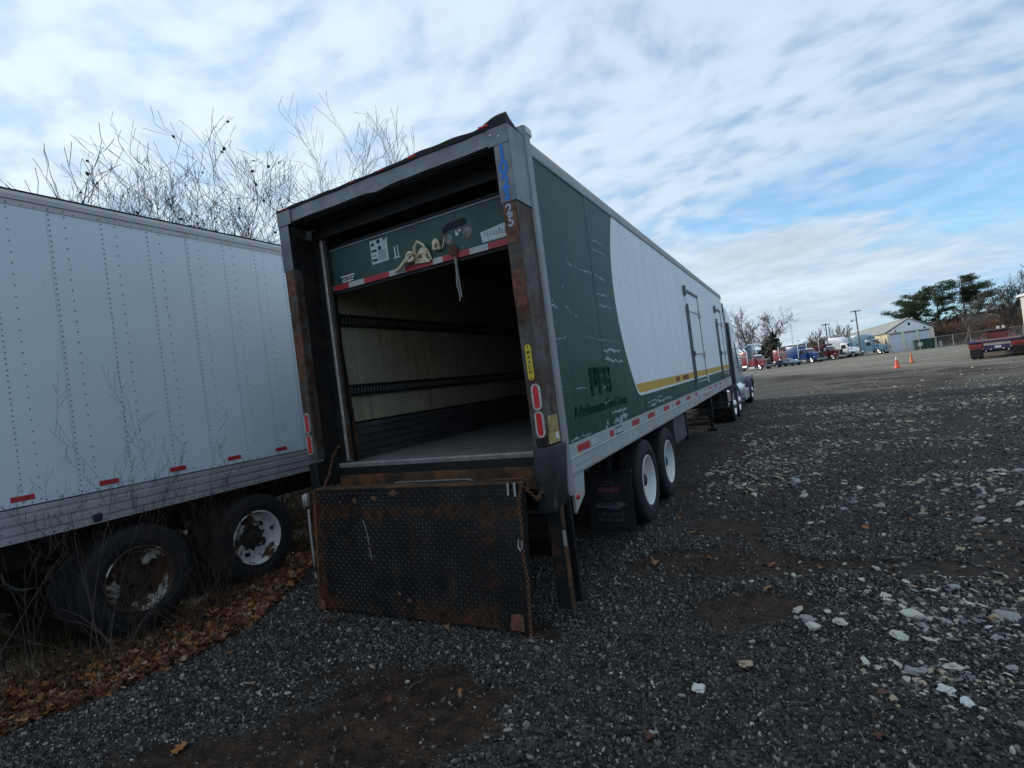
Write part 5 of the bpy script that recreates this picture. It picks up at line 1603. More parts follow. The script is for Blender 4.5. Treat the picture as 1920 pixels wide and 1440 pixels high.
    if visor:
        MB().prism([(-1.08, rf - 0.14), (-0.86, rf - 0.24), (-0.86, rf - 0.20), (-1.18, rf + 0.02)], -0.92, 0.92, 'y').build('sun_visor', M['polished'] if not aero else P, cab)
    if tipper:
        MB().prism([(xs - 3.2, 1.15), (xs - 0.15, 1.15), (xs + 1.6, 2.85), (xs + 1.6, 2.95), (xs - 0.35, 2.95), (xs - 3.3, 2.75)], -1.2, 1.2, 'y', 0.03).build('tipper_body', P, t)
    return t


HY = R(-38)
GR = 'tractor units parked in a row across the yard'
hv = Vector((math.cos(HY), math.sin(HY), 0)); lv = Vector((-math.sin(HY), math.cos(HY), 0))


def at_wheel(x, y):
    q = Vector((x, y, 0)) + lv * 1.10
    return (q.x, q.y, gh(q.x, q.y))


tractor('red sleeper tractor with chrome stacks and two small sleeper windows, leftmost in the row', 'red', at_wheel(-2.14, 104.6), HY, 'classic', 2.3, 3.35, windows=2, group=GR)
tractor('bright blue long nose tractor with white grille surround and one oval sleeper window', 'blue', at_wheel(6.48, 110.3), HY, 'classic', 2.6, 3.25, group=GR)
tractor('dark maroon tipper truck squeezed between the blue and the white tractors', 'maroon', at_wheel(10.3, 116.9), HY, 'classic', 0.5, 2.7, group=GR, tipper=True)
tractor('white high roofed streamlined sleeper tractor in the row', 'whiteplastic', at_wheel(13.97, 119.9), HY, 'aero', 2.3, 3.95, group=GR, stack=False)
tractor('pale teal blue high roofed tractor, rightmost of the row beside the garage', 'teal', at_wheel(17.9, 117.4), HY, 'aero', 2.4, 3.9, group=GR, stack=False)
tractor('second red tractor standing half hidden behind the first red one', 'orange', (-2.2 + 6.0, 116.0, gh(3.8, 116)), HY, 'classic', 1.5, 3.0, group=GR, visor=False)

for o_ in [q for q in bpy.data.objects if q.name.startswith('semi_truck') and q.parent is None]:
    o_.scale = (1.08, 1.08, 1.08)
# small dark blue car between the red and blue tractors


def car(name, label, cat, loc, yaw, P, pickup=False):
    t = empty(name, loc, yaw, label, cat)
    body = [(-2.3, 0.42), (2.15, 0.38), (2.25, 0.62), (2.05, 0.82), (0.95, 0.98), (-1.75, 1.02), (-2.28, 0.95)]
    b = MB().prism(body, -0.88, 0.88, 'y', 0.07, warp=lambda x, y, z: (x, y * (1 - 0.05 * max(0, z - 0.5) - 0.03 * abs(x) / 2), z)).build('body', P, t, smooth=40)
    gh_ = [(-1.95, 0.98), (0.85, 0.98), (0.10, 1.44), (-1.1, 1.50), (-1.65, 1.36)]
    g = MB().prism(gh_, -0.76, 0.76, 'y', 0.05, warp=lambda x, y, z: (x, y * (1 - 0.30 * max(0, z - 1.0)), z)).build('greenhouse', M['glass'], t, smooth=40)
    MB().prism([(-1.55, 1.36), (0.06, 1.42), (0.0, 1.475), (-1.1, 1.525), (-1.5, 1.44)], -0.63, 0.63, 'y', 0.02).build('roof', P, t, smooth=40)
    for s in (1, -1):
        for x in (-1.35, 1.40):
            w = MB(); w.lathe([(-0.1, 0.2), (-0.11, 0.30), (0.10, 0.33), (0.11, 0.22), (0.09, 0.20), (0.05, 0.08), (0.06, 0.0001)], 22, 'y', Matrix.Translation((x, s * 0.80, 0.33)) @ Matrix.Scale(s, 4, (0, 1, 0)))
            w.build('wheel', M['tyre'], t, smooth=40)
        MB().box(2.12, 2.22, s * 0.62 - 0.14, s * 0.62 + 0.14, 0.62, 0.74, 0.02).build('headlight', M['paper'], t)
        MB().box(-2.33, -2.22, s * 0.66 - 0.14, s * 0.66 + 0.14, 0.66, 0.88, 0.02).build('tail_lamp', M['redlens'], t)
        MB().box(0.30, 0.46, s * 0.84 if s > 0 else -1.0, s * 1.0 if s > 0 else -0.84, 0.98, 1.12, 0.02).build('mirror', P, t)
    MB().box(-2.32, -2.27, -0.26, 0.26, 0.50, 0.63).build('number_plate', M['paper'], t)
    return t


car('parked_car', 'dark blue car standing between the red and the blue tractors', 'car', (2.6, 106.4, gh(2.6, 106)), HY, M['cab_darkblue'])
car('parked_car', 'dark purple car cut off by the right edge of the picture beside the flatbed', 'car', (14.75, 33.4, gh(15, 33)), R(74), M['cab_darkpurple'])

# the tractor coupled to the green trailer
M['cab_slate'] = mat('cab_paint_slate', (0.20, 0.23, 0.28), 0.3, coat=0.5)
TT = tractor('dark slate tractor coupled to the nose of the green and white trailer', 'slate', (0.12, 19.9, gh(0, 19.9)), R(89), 'aero', 2.1, 3.65, stack=False, visor=False)
bx = M['black']
slate_hi = mat('pale_slate_paint', (0.36, 0.40, 0.46), 0.35, coat=0.3)
for o_ in KIDS[TT.name]:
    if o_.name.startswith('sleeper'): o_.data.materials[0] = slate_hi
    if o_.name.startswith(('fender', 'hood')): o_.data.materials[0] = M['cab_darkpurple']
TT.scale = (1, 1.15, 1.04)
for s in (1, -1):
    MB().box(-4.95, -4.48, *sorted((s * 1.05, s * 1.10)), 0.85, 2.95, 0.01).build('side_extender', bx, TT)
    MB().tube([(-4.6, s * 1.00, 1.0), (-4.62, s * 1.02, 3.0), (-4.45, s * 0.96, 3.5), (-3.7, s * 0.90, 3.66)], 0.035, 6).build('fairing_edge', bx, TT)
MB().box(-7.62, -7.40, -1.20, -0.38, 0.62, 0.98, 0.05).box(-7.60, -7.42, -1.16, -0.42, 0.50, 0.62, 0.02).build('quarter_fender', M['chrome'], TT, label='chrome rear quarter fender')
MB().box(-7.62, -7.40, 0.38, 1.20, 0.62, 0.98, 0.05).build('quarter_fender', M['chrome'], TT)
MB().lathe([(-0.05, 0.40), (0.0, 0.48), (0.05, 0.40)], 20, 'z', Matrix.Translation((-6.2, 0, 1.02))).build('fifth_wheel', M['blacksteel'], TT)

# ------------------------------------------------------------------ flatbed seen from behind, right side of the yard
FB = empty('flatbed_trailer', (13.28, 35.6, gh(13.28, 35.6)), R(-15), 'empty red and blue lowbed trailer seen from behind with mud flaps and a red headboard', 'trailer')
FB.scale = (0.93, 0.93, 0.93)
fbr = mat('faded_red_paint', (0.15, 0.034, 0.028), 0.5, var=0.3, rust=((0.16, 0.06, 0.02), 0.62, 3), bump=(20, 0.2))
fbb = mat('violet_blue_paint', (0.050, 0.035, 0.11), 0.5, var=0.3, dirt=((0.12, 0.03, 0.05), 0.50, 1.8))
deck = mat('red_brown_deck', (0.16, 0.060, 0.045), 0.7, var=0.4)
for k in range(9):
    x = -1.22 + k * 0.272
    MB().box(x, x + 0.262, 0.3, 11.6, 0.93, 0.97, 0.004).build('deck_plank', deck, FB)
MB().box(-1.30, 1.30, -0.02, 0.28, 0.985, 1.10, 0.015).build('rear_beam', fbb, FB)
for s in (1, -1):
    MB().box(s * 1.23, s * 1.30, 0.2, 11.8, 0.78, 1.0, 0.01).build('side_rail', fbr, FB)
    fd = MB().prism([(-0.10, 0.60), (2.6, 0.60), (2.6, 0.92), (2.3, 0.98), (0.1, 0.98), (-0.10, 0.90)], *sorted((s * 0.64, s * 1.28)), 'x', 0.02).build('fender_box', fbr, FB)
    for k in range(3):
        MB().lathe([(-0.12, 0.0001), (-0.115, 0.045), (-0.10, 0.05)], 12, 'y', Matrix.Translation((s * (0.78 + k * 0.19), 0, 0.77))).build('round_lamp', M['redlens'], fd)
    MB().box(s * 0.66, s * 1.26, -0.12, -0.105, 0.12, 0.60).build('mud_flap', M['black'], FB)
    for y in (0.55, 1.75):
        put_wheel(FB, SW, (s * 1.10, y, 0.44), s, sc=0.88); put_wheel(FB, SW, (s * 0.80, y, 0.44), s, sc=0.88)
    MB().tube([(s * 1.1, 11.4, 1.0), (s * 0.60, 11.6, 1.40)], 0.05, 6).build('chain_stay', M['cab_orange'], FB)
for y in (0.55, 1.75):
    MB().cyl((-1.1, y, 0.44), (1.1, y, 0.44), 0.07, 10).build('axle', M['blacksteel'], FB)
MB().box(-0.6, 0.6, -0.02, 0.04, 0.50, 0.80, 0.01).build('lamp_board', fbb, FB)
MB().box(-0.62, 0.62, 0.02, 0.10, 0.38, 0.48, 0.01).build('under_bar', M['blacksteel'], FB)
for x in (-0.52, -0.28, 0.30, 0.52):
    MB().lathe([(-0.06, 0.0001), (-0.055, 0.04), (-0.02, 0.045)], 12, 'y', Matrix.Translation((x, 0, 0.46 if abs(x) > .5 else 0.55))).build('round_lamp', M['paper'], FB)
MB().box(-0.10, 0.20, -0.035, -0.022, 0.60, 0.75).build('number_plate', M['paper'], FB)
hb = MB().box(-0.62, 0.62, 11.6, 11.75, 0.98, 1.50, 0.03).build('headboard', fbr, FB)
MB().box(-0.66, 0.66, 11.55, 11.8, 1.50, 1.62, 0.02).build('headboard_cap', M['black'], hb)
for x in (0.15, 0.45):
    MB().box(x - 0.09, x + 0.09, 11.6, 11.7, 1.66, 1.88, 0.03).build('work_lamp', M['paper'], hb)
MB().box(-0.5, 0.5, 11.8, 14.2, 0.8, 1.1, 0.03).build('gooseneck', fbr, FB)

# ------------------------------------------------------------------ buildings
BG = empty('garage_building', (23.0, 118.0, gh(23, 118)), 0, 'long garage building with white gable, three roller doors and grey green roof', 'building')
cream = mat('cream_block_wall', (0.58, 0.50, 0.33), 0.85, var=0.06, dirt=((0.38, 0.33, 0.23), 0.62, 0.6))
beige = mat('beige_front_wall', (0.72, 0.66, 0.54), 0.85, var=0.08, dirt=((0.30, 0.26, 0.2), 0.6, 0.8))
gab = mat('white_gable_siding', (0.90, 0.91, 0.93), 0.7)
roofm = mat('grey_green_roof', (0.26, 0.265, 0.24), 0.8, var=0.2, vscale=0.5)
rdoor = mat('pale_blue_roller_door', (0.60, 0.66, 0.72), 0.6, var=0.1)
w_, e_, pk, ln = 3.55, 4.0, 5.95, 150.0
MB().box(-w_, -w_ + 0.2, 0.2, ln, 0, e_).build('side_wall', cream, BG)
MB().box(w_ - 0.2, w_, 0.2, ln, 0, e_).build('side_wall', M['blacksteel'], BG)
for a, b in ((-w_, -3.05), (-1.35, -0.85), (0.85, 1.30), (2.90, w_)):
    MB().box(a, b, 0, 0.2, 0, 3.55).build('front_wall', beige, BG)
MB().box(-w_, w_, 0, 0.2, 3.55, 3.75).build('lintel', beige, BG)
for a, b in ((-3.05, -1.35), (-0.85, 0.85), (1.30, 2.90)):
    d_ = MB().box(a, b, 0.12, 0.18, 0, 3.45).build('roller_door', rdoor, BG)
    sl_ = MB()
    for k in range(9): sl_.box(a + 0.02, b - 0.02, 0.10, 0.12, 0.06 + k * 0.38, 0.36 + k * 0.38)
    sl_.build('door_slats', rdoor, d_)
    MB().box(a - 0.06, b + 0.06, -0.05, 0.0, 3.42, 3.55).build('door_hood', M['blacksteel'], d_)
for k in range(7):
    z0 = 3.75 + k * 0.32; z1 = z0 + 0.30
    h0 = w_ * (pk - z0) / (pk - 3.72); h1 = w_ * max(0.02, (pk - z1)) / (pk - 3.72)
    MB().prism([(-h0, z0), (h0, z0), (h1, z1), (-h1, z1)], -0.03, 0.1, 'y').build('gable_board', gab, BG)
MB().stadium(0.0, 4.95, -0.06, -0.03, 0.36, 0.55).build('gable_vent', M['blacksteel'], BG)
for x in (-2.2, 2.2):
    MB().lathe([(-0.25, 0.0001), (-0.2, 0.14), (-0.02, 0.12)], 12, 'y', Matrix.Translation((x, 0, 3.95))).build('wall_lamp', M['black'], BG)
for s in (1, -1):
    MB().prism([(0, pk + 0.02), (0, pk + 0.16), (s * (w_ + 0.35), 3.84), (s * (w_ + 0.35), 3.70)], -0.25, ln + 0.2, 'y').build('roof_slope', roofm, BG)
MB().box(-0.12, 0.12, -0.27, ln, pk + 0.15, pk + 0.22).build('ridge_cap', roofm, BG)
for k in range(8):
    y = 36 + k * 13
    MB().prism([(-0.9, pk + 0.14 - 0.55), (-0.9, pk + 0.19 - 0.55), (-2.7, 4.36), (-2.7, 4.31)], y, y + 1.4, 'y').build('skylight', M['paper'], BG)

# beige building at the right edge
RB = empty('warehouse', (23.45, 46.0, gh(22, 45)), R(0), 'beige warehouse wall rising at the right edge of the picture', 'building')
bw = mat('beige_siding', (0.50, 0.48, 0.41), 0.8)
for k in range(12):
    MB().box(-4.95 + k * 0.8, -4.16 + k * 0.8, 0, 0.08, 0, 3.72).build('wall_panel', bw, RB)
MB().box(-4.98, -4.9, 0.05, 3, 0, 3.7).build('side_wall', bw, RB)
MB().prism([(-5.15, 3.66), (0.0, 5.1), (5.0, 3.66), (5.0, 3.80), (0.0, 5.26), (-5.15, 3.80)], -0.2, 3.2, 'y').build('roof', M['paper'], RB)
MB().prism([(-4.98, 3.60), (4.9, 3.60), (0.0, 5.05)], 0.1, 0.15, 'y').build('gable', bw, RB)

# two distant houses in the trees
for (x, y, w, h, lab, wall) in ((42.5, 148, 9, 3.6, 'small white fronted house half hidden in the brown trees', M['paper']), (54.0, 152, 12, 4.4, 'brown roofed house with a porch behind the woods at the right', beige)):
    h_ = empty('house', (x, y, gh(x, y)), R(-12), lab, 'house')
    MB().box(-w / 2, w / 2, 0, 6, 0, h).build('wall', wall, h_)
    MB().prism([(-0.6, h), (3, h + 1.6), (6.6, h), (6.6, h + 0.15), (3, h + 1.8), (-0.6, h + 0.15)], -w / 2 - 0.4, w / 2 + 0.4, 'x').build('roof', roofm, h_)
    for k in range(4):
        xx = -w / 2 + 0.8 + k * (w - 1.6) / 4
        wn = MB().box(xx, xx + 1.0, -0.08, 0.0, 1.0, 2.3).build('window', M['paper'], h_)
        MB().box(xx + 0.1, xx + 0.9, -0.1, -0.082, 1.1, 2.2).build('pane', M['glass'], wn)
    MB().box(-w / 2, w / 2, -1.6, -0.1, h - 0.5, h - 0.38).build('porch_roof', M['paper'], h_)

# green dumpster in front of the garage
DU = empty('dumpster', (24.4, 115.6, gh(24.4, 115.6)), 0, 'dark green dumpster with a round white sign in front of the garage', 'dumpster')
dg_ = mat('dumpster_green', (0.012, 0.06, 0.035), 0.5, var=0.2)
MB().prism([(-1.4, 0.15), (1.4, 0.15), (1.5, 1.65), (-1.5, 1.65)], -0.8, 0.8, 'y', 0.03).build('body', dg_, DU)
MB().prism([(-0.85, 1.66), (0.85, 1.66), (0.85, 1.72), (-0.85, 1.85)], -1.5, 1.5, 'x', 0.01).build('lid', M['black'], DU)
for k in range(5): MB().box(-1.3 + k * 0.6, -1.2 + k * 0.6, -0.86, -0.8, 0.2, 1.6).build('rib', dg_, DU)
MB().lathe([(-0.89, 0.0001), (-0.89, 0.38), (-0.865, 0.38)], 20, 'y', Matrix.Translation((-0.7, 0, 1.0))).build('round_sign', M['paper'], DU)
for s in (-1, 1): MB().box(s * 1.2 - 0.1, s * 1.2 + 0.1, -0.6, 0.6, 0.0, 0.15).build('skid', M['black'], DU)

# chain link fence: posts, rails and wire mesh
FC = empty('chain_link_fence', (25.5, 112.0, gh(25.5, 112)), R(8), 'rusty chain link fence with slim posts right of the garage', 'fence')
for k in range(13):
    MB().cyl((k * 2.4, 0, 0), (k * 2.4, 0, 2.05), 0.05, 6).build('fence_post', M['ring'], FC)
MB().cyl((0, 0, 2.0), (28.8, 0, 2.0), 0.03, 5).build('top_rail', M['ring'], FC)
wm = MB()
for k in range(150):
    x = k * 0.192
    wm.add([(x, 0.01, 0.0), (x + 0.012, 0.01, 0), (min(28.8, x + 0.95), 0.01, 1.95), (min(28.8, x + 0.938), 0.01, 1.95)], [(0, 1, 2, 3)])
    wm.add([(x, 0.02, 1.95), (x + 0.012, 0.02, 1.95), (min(28.8, x + 0.95), 0.02, 0.0), (min(28.8, x + 0.938), 0.02, 0)], [(0, 1, 2, 3)])
wm.build('wire_mesh', M['ring'], FC, kind='stuff')
FC2 = empty('chain_link_fence', (18.8, 112.5, gh(18.8, 112.5)), R(2), 'grey gate of wire mesh in front of the garage doors', 'fence')
for k in range(4): MB().cyl((k * 1.5, 0, 0), (k * 1.5, 0, 1.9), 0.05, 6).build('fence_post', M['ring'], FC2)
MB().cyl((0, 0, 1.85), (4.5, 0, 1.85), 0.03, 5).build('top_rail', M['ring'], FC2)
wm = MB()
for k in range(24):
    x = k * 0.19
    for dx in (0.5, -0.5):
        x1 = max(0, min(4.5, x + dx))
        wm.add([(x, 0.01, 0.0), (x + 0.012, 0.01, 0), (x1 + 0.012, 0.01, 1.8), (x1, 0.01, 1.8)], [(0, 1, 2, 3)])
wm.build('wire_mesh', M['ring'], FC2, kind='stuff')
MB()
# concrete barrier block beside the dumpster
tagit(MB().prism([(-0.3, 0), (0.3, 0), (0.18, 1.1), (-0.18, 1.1)], -0.4, 0.4, 'y', 0.03).build('barrier_block', M['concrete'], None, loc=(26.6, 115.0, gh(26.6, 115))), 'pale concrete barrier block right of the green dumpster', 'barrier')


# utility poles and the mast
wood = mat('grey_pole_wood', (0.14, 0.115, 0.095), 0.85, var=0.2)


def pole(x, y, top, arm, label, lamp=False):
    z0 = gh(x, y)
    p = empty('utility_pole', (x, y, z0), R(5), label, 'utility pole')
    H_ = top - z0
    MB().cyl((0, 0, -0.3), (0, 0, H_), 0.15, 10, 0.11).build('pole', wood, p)
    MB().box(-arm, arm, -0.07, 0.07, H_ - 0.30, H_ - 0.14).build('crossarm', wood, p)
    for k in (-0.9, -0.4, 0.4, 0.9):
        MB().cyl((arm * k, 0, H_ - 0.14), (arm * k, 0, H_ + 0.04), 0.05, 6).build('insulator', M['ring'], p)
    if lamp:
        MB().tube([(0, 0, H_ - 2.0), (-0.5, -0.1, H_ - 1.8), (-0.75, -0.15, H_ - 1.9)], 0.04, 6).lathe([(-0.1, 0.30), (0.12, 0.10), (0.2, 0.0001)], 12, 'z', Matrix.Translation((-0.8, -0.15, H_ - 2.0))).build('lamp', M['black'], p)
    return p


pole(10.13, 124.0, 6.6, 0.8, 'shorter utility pole with a crossarm, behind the blue tractor')
pole(14.9, 117.0, 8.05, 0.85, 'taller utility pole with a crossarm and a lamp, above the white tractor', True)
MS = empty('radio_mast', (4.05, 165.0, gh(4, 165)), 0, 'thin lattice radio mast on the horizon left of the poles', 'mast')
mm = MB()
for k in range(3):
    a = 2.094 * k
    mm.cyl((0.3 * math.cos(a), 0.3 * math.sin(a), 0), (0.12 * math.cos(a), 0.12 * math.sin(a), 11.5), 0.035, 4)
mm.build('mast_leg', M['ring'], MS)
mm = MB()
for k in range(22):
    z = k * 0.5; r_ = 0.3 - 0.18 * z / 11.5
    for j in range(3):
        a, b = 2.094 * j, 2.094 * (j + 1)
        mm.cyl((r_ * math.cos(a), r_ * math.sin(a), z), (r_ * math.cos(b), r_ * math.sin(b), z + 0.5), 0.02, 3)
mm.build('mast_bracing', M['ring'], MS)

# traffic cones


def cone(x, y, label, h, m):
    c = empty('traffic_cone', (x, y, gh(x, y)), 0.3, label, 'traffic cone', 'traffic cones standing in the open yard')
    MB().box(-0.18, 0.18, -0.18, 0.18, 0, 0.035, 0.01).build('base', M['black'] if m != 1 else conem, c)
    MB().lathe([(0.035, 0.145), (0.06, 0.13), (h * 0.62, 0.062), (h, 0.028), (h, 0.0001)], 20, 'z').build('body', conem if m else conem2, c, smooth=40)
    MB().lathe([(h * 0.70, 0.057), (h * 0.93, 0.037), (h * 0.935, 0.035)], 20, 'z', Matrix.Scale(1.02, 4)).build('collar', M['paper'] if m else conem2, c, smooth=40)


conem = mat('cone_orange_red', (0.78, 0.085, 0.030), 0.5)
conem2 = mat('cone_dull_orange', (0.62, 0.17, 0.06), 0.6)
cone(8.58, 35.5, 'bright orange red traffic cone with a white top, nearer of the two', 0.72, 1)
cone(10.19, 40.9, 'dull orange traffic cone without a collar, farther of the two', 0.72, 0)

# ------------------------------------------------------------------ trees and brush
def tubes_mesh(segs, sides):
    """segs: list of (p0, p1, r0, r1) -> vertex and face arrays"""
    A = np.array([s[0] for s in segs], float); B = np.array([s[1] for s in segs], float)
    r0 = np.array([s[2] for s in segs])[:, None]; r1 = np.array([s[3] for s in segs])[:, None]
    D = B - A; D /= np.maximum(np.linalg.norm(D, axis=1, keepdims=True), 1e-9)
    ref = np.where(np.abs(D[:, 2:3]) > 0.9, np.array([[1.0, 0, 0]]), np.array([[0, 0, 1.0]]))
    U = np.cross(D, ref); U /= np.linalg.norm(U, axis=1, keepdims=True)
    W = np.cross(D, U)
    n = len(segs)
    V = np.zeros((n, 2 * sides, 3))
    for j in range(sides):
        t = 2 * math.pi * j / sides
        o = U * math.cos(t) + W * math.sin(t)
        V[:, j] = A + o * r0; V[:, sides + j] = B + o * r1
    base = (np.arange(n) * 2 * sides)[:, None]
    F = []
    for j in range(sides):
        k = (j + 1) % sides
        F.append(base + np.array([[j, k, sides + k, sides + j]]))
    return V.reshape(-1, 3), np.concatenate(F)


def mesh_np(name, V, F, m, parent=None, **kw):
    me = bpy.data.meshes.new(name)
    n = len(F); k = F.shape[1]
    me.vertices.add(len(V)); me.vertices.foreach_set('co', V.astype(np.float32).ravel())
    me.loops.add(n * k); me.loops.foreach_set('vertex_index', F.astype(np.int32).ravel())
    me.polygons.add(n); me.polygons.foreach_set('loop_start', np.arange(n) * k); me.polygons.foreach_set('loop_total', np.full(n, k))
    me.update(calc_edges=True)
    me.materials.append(m)
    return link(name, me, parent, **kw)


def grow(rg, height, r, spread=0.6, levels=5, lean=(0, 0), split=0.28, up=0.25, first=0.25, kids=(1, 2), droop=0.0, twig=0.004, wob=0.16, ratio=0.72, keep=1.0):
    """recursive limbs; returns (thick, thin) segment lists"""
    thick = []; thin = []; cnt = [0]

    def branch(p, d, L, rad, lev, par=-1):
        me_ = cnt[0]; cnt[0] += 1
        nseg = (5, 4, 3, 3, 2, 2)[lev]
        q = p.copy(); dd = d.copy(); rr = rad
        pts = [(q.copy(), rr)]
        for i in range(nseg):
            dd = (dd + Vector((rg.gauss(0, wob), rg.gauss(0, wob), rg.gauss(0, wob * 0.6) + up * 0.25 * (lev > 0)))).normalized()
            q2 = q + dd * (L / nseg)
            r2 = max(twig, rad * (1 - (0.55 if lev else 0.45) * (i + 1) / nseg))
            (thick if lev < 2 else thin).append((tuple(q), tuple(q2), rr, r2) + ((lev, me_, par),) if lev >= 2 else (tuple(q), tuple(q2), rr, r2))
            q = q2; rr = r2
            pts.append((q.copy(), rr))
            if lev < levels and ((lev == 0 and (i + 1) / nseg > first) or (lev > 0)):
                for _ in range(rg.randint(*kids)):
                    if lev >= 2 and rg.random() > keep: continue
                    a = rg.uniform(0, 6.283)
                    side = dd.orthogonal().normalized()
                    side = Matrix.Rotation(a, 3, dd) @ side
                    sp = spread * rg.uniform(0.7, 1.3)
                    nd = (dd * math.cos(sp) + side * math.sin(sp)).normalized()
                    nd.z += up * rg.uniform(0, 0.6) - droop
                    branch(q.copy(), nd.normalized(), L * ratio * rg.uniform(0.6, 1.0) * (0.9 if lev else 0.78), rr * rg.uniform(0.45, 0.70), lev + 1, me_)
    d0 = Vector((lean[0], lean[1], 1)).normalized()
    branch(Vector((0, 0, -0.1)), d0, height * 0.70, r, 0)
    return thick, thin


def bare_tree(name, label, loc, h, seed, m, group=None, leaves=0, cat='tree', maxseg=9000, **kw):
    rg = random.Random(seed)
    t = empty(name, loc, kw.pop('rz', rg.uniform(0, 6.28)), label, cat, group)
    rr0 = kw.pop('r', h * 0.016)
    keep = 1.0
    while True:                                              # thin the branching out until the crown has a sensible number of twigs
        thick, thin = grow(random.Random(seed), h, rr0, keep=keep, **kw)
        if len(thin) <= 11000 or keep < 0.25: break
        keep *= 0.93
    rp = random.Random(seed + 1)                             # then drop whole outer branches, never pieces of them
    for lv in (5, 4, 3):
        if len(thin) <= maxseg: break
        ids = sorted({s_[4][1] for s_ in thin if s_[4][0] == lv})
        here = sum(1 for s_ in thin if s_[4][0] == lv)
        frac = min(0.8, (len(thin) - maxseg) / max(1, here))
        gone = {i_ for i_ in ids if rp.random() < frac}
        for _ in range(3): gone |= {s_[4][1] for s_ in thin if s_[4][2] in gone}
        thin = [s_ for s_ in thin if s_[4][1] not in gone]
    thin = [s_[:4] for s_ in thin]
    top = max(float(np.percentile([s[1][2] for s in thin], 99.3)), 1e-3)
    k = h / top
    thick = [(tuple(c * k for c in a), tuple(c * k for c in b), r0, r1) for a, b, r0, r1 in thick]
    thin = [(tuple(c * k for c in a), tuple(c * k for c in b), r0, r1) for a, b, r0, r1 in thin]
    V, F = tubes_mesh(thick, 6)
    mesh_np('trunk', V, F, m, t)
    V, F = tubes_mesh(thin, 3)
    mesh_np('crown', V, F, m, t)
    if leaves:
        P_ = [s[1] for s in rg.sample(thin, min(leaves, len(thin)))]
        vs = []; fs = []
        for i, p in enumerate(P_):
            c = Vector(p); s_ = rg.uniform(0.05, 0.11)
            a = Vector((rg.gauss(0, 1), rg.gauss(0, 1), rg.gauss(0, 1))).normalized(); b = a.orthogonal().normalized()
            vs += [tuple(c + a * s_), tuple(c + b * s_ * 0.6), tuple(c - a * s_ * 0.8), tuple(c - b * s_ * 0.7)]
            fs.append((4 * i, 4 * i + 1, 4 * i + 2, 4 * i + 3))
        mesh_np('last_leaves', np.array(vs), np.array(fs), leaf_mats[2], t, kind='stuff')
    return t


bark = mat('grey_brown_bark', (0.10, 0.085, 0.075), 0.9, var=0.3, vscale=2)
barkd = mat('dark_bark', (0.055, 0.045, 0.040), 0.9, var=0.3, vscale=2)
barkw = mat('pale_grey_bark', (0.17, 0.15, 0.13), 0.9, var=0.2, vscale=1)
GL = 'bare trees behind the plain white trailer'
bare_tree('bare_tree', 'large bare spreading tree whose fine crown rises highest above the white trailer', (-16.0, 5.1, gh(-16.0, 5.1)), 12.9, 107, bark, GL, r=0.16, levels=5, spread=0.62, first=0.1, up=0.35, twig=0.0065, maxseg=11500, wob=0.13, ratio=0.80, rz=R(27))
bare_tree('bare_tree', 'bare tree with a few dead leaves still hanging, nearest the header of the green trailer', (-15.2, 10.0, gh(-15.2, 10.0)), 12.0, 115, bark, GL, leaves=260, r=0.13, levels=5, spread=0.62, first=0.1, up=0.35, twig=0.007, maxseg=5500, wob=0.13, ratio=0.80, rz=R(27))
bare_tree('bare_tree', 'pale upright bare tree showing above the left half of the green trailer roof', (-15.5, 13.9, gh(-15.5, 13.9)), 13.7, 103, barkw, GL, r=0.14, levels=5, spread=0.62, first=0.1, up=0.35, twig=0.007, maxseg=4000, wob=0.13, ratio=0.80, rz=R(27))
bare_tree('bare_tree', 'pale upright bare tree with twin tops above the middle of the trailer header', (-15.6, 15.8, gh(-15.6, 15.8)), 14.8, 106, barkw, GL, r=0.15, levels=5, spread=0.62, first=0.1, up=0.35, twig=0.007, maxseg=4500, wob=0.13, ratio=0.80, rz=R(27))
bare_tree('bare_tree', 'sparse forked bare tree at the far left edge of the picture', (-17.3, 3.6, gh(-18, 4)), 12.0, 21, barkw, GL, levels=3, spread=0.42, first=0.3, up=0.5, twig=0.010, maxseg=170, r=0.12)
bare_tree('bare_tree', 'faint slim bare tree top just left of the raised gutter end', (-12.6, 18.2, gh(-10, 22)), 14.2, 109, barkw, GL, levels=4, spread=0.35, first=0.3, up=0.6, twig=0.009, maxseg=700, r=0.12, wob=0.13, ratio=0.8, rz=1.0)
GM = 'bare trees far behind the row of tractors'
bare_tree('bare_tree', 'broad hazy bare tree rising just right of the trailer nose', (-5.2, 127, -0.9), 13.6, 51, barkw, GM, levels=5, spread=0.60, first=0.1, up=0.35, twig=0.026, maxseg=5200, r=0.30, wob=0.13, ratio=0.8)
bare_tree('bare_tree', 'bare tree with dark forked limbs above the evergreen', (-0.6, 124, -0.9), 12.0, 53, barkd, GM, levels=5, spread=0.78, first=0.15, up=0.25, twig=0.026, maxseg=3600, r=0.28, wob=0.13, ratio=0.8)
bare_tree('bare_tree', 'low brown bare tree left of the evergreen', (-2.6, 119, -0.9), 8.2, 55, bark, GM, levels=5, spread=0.8, first=0.1, up=0.2, twig=0.030, maxseg=3000, r=0.2)
GRT = 'bare trees beyond the fence at the right'
bare_tree('bare_tree', 'tall bare tree with a bushy upright crown right of the pines', (32.0, 103, -0.9), 11.4, 61, barkd, GRT, levels=5, spread=0.55, first=0.15, up=0.4, twig=0.022, maxseg=5000, r=0.26, wob=0.13, ratio=0.8)
bare_tree('bare_tree', 'bare tree leaning in from the right edge over the beige wall', (36.8, 98, -0.9), 11.6, 63, barkd, GRT, levels=5, spread=0.55, first=0.3, up=0.3, twig=0.024, maxseg=3600, r=0.26, wob=0.13, ratio=0.8)
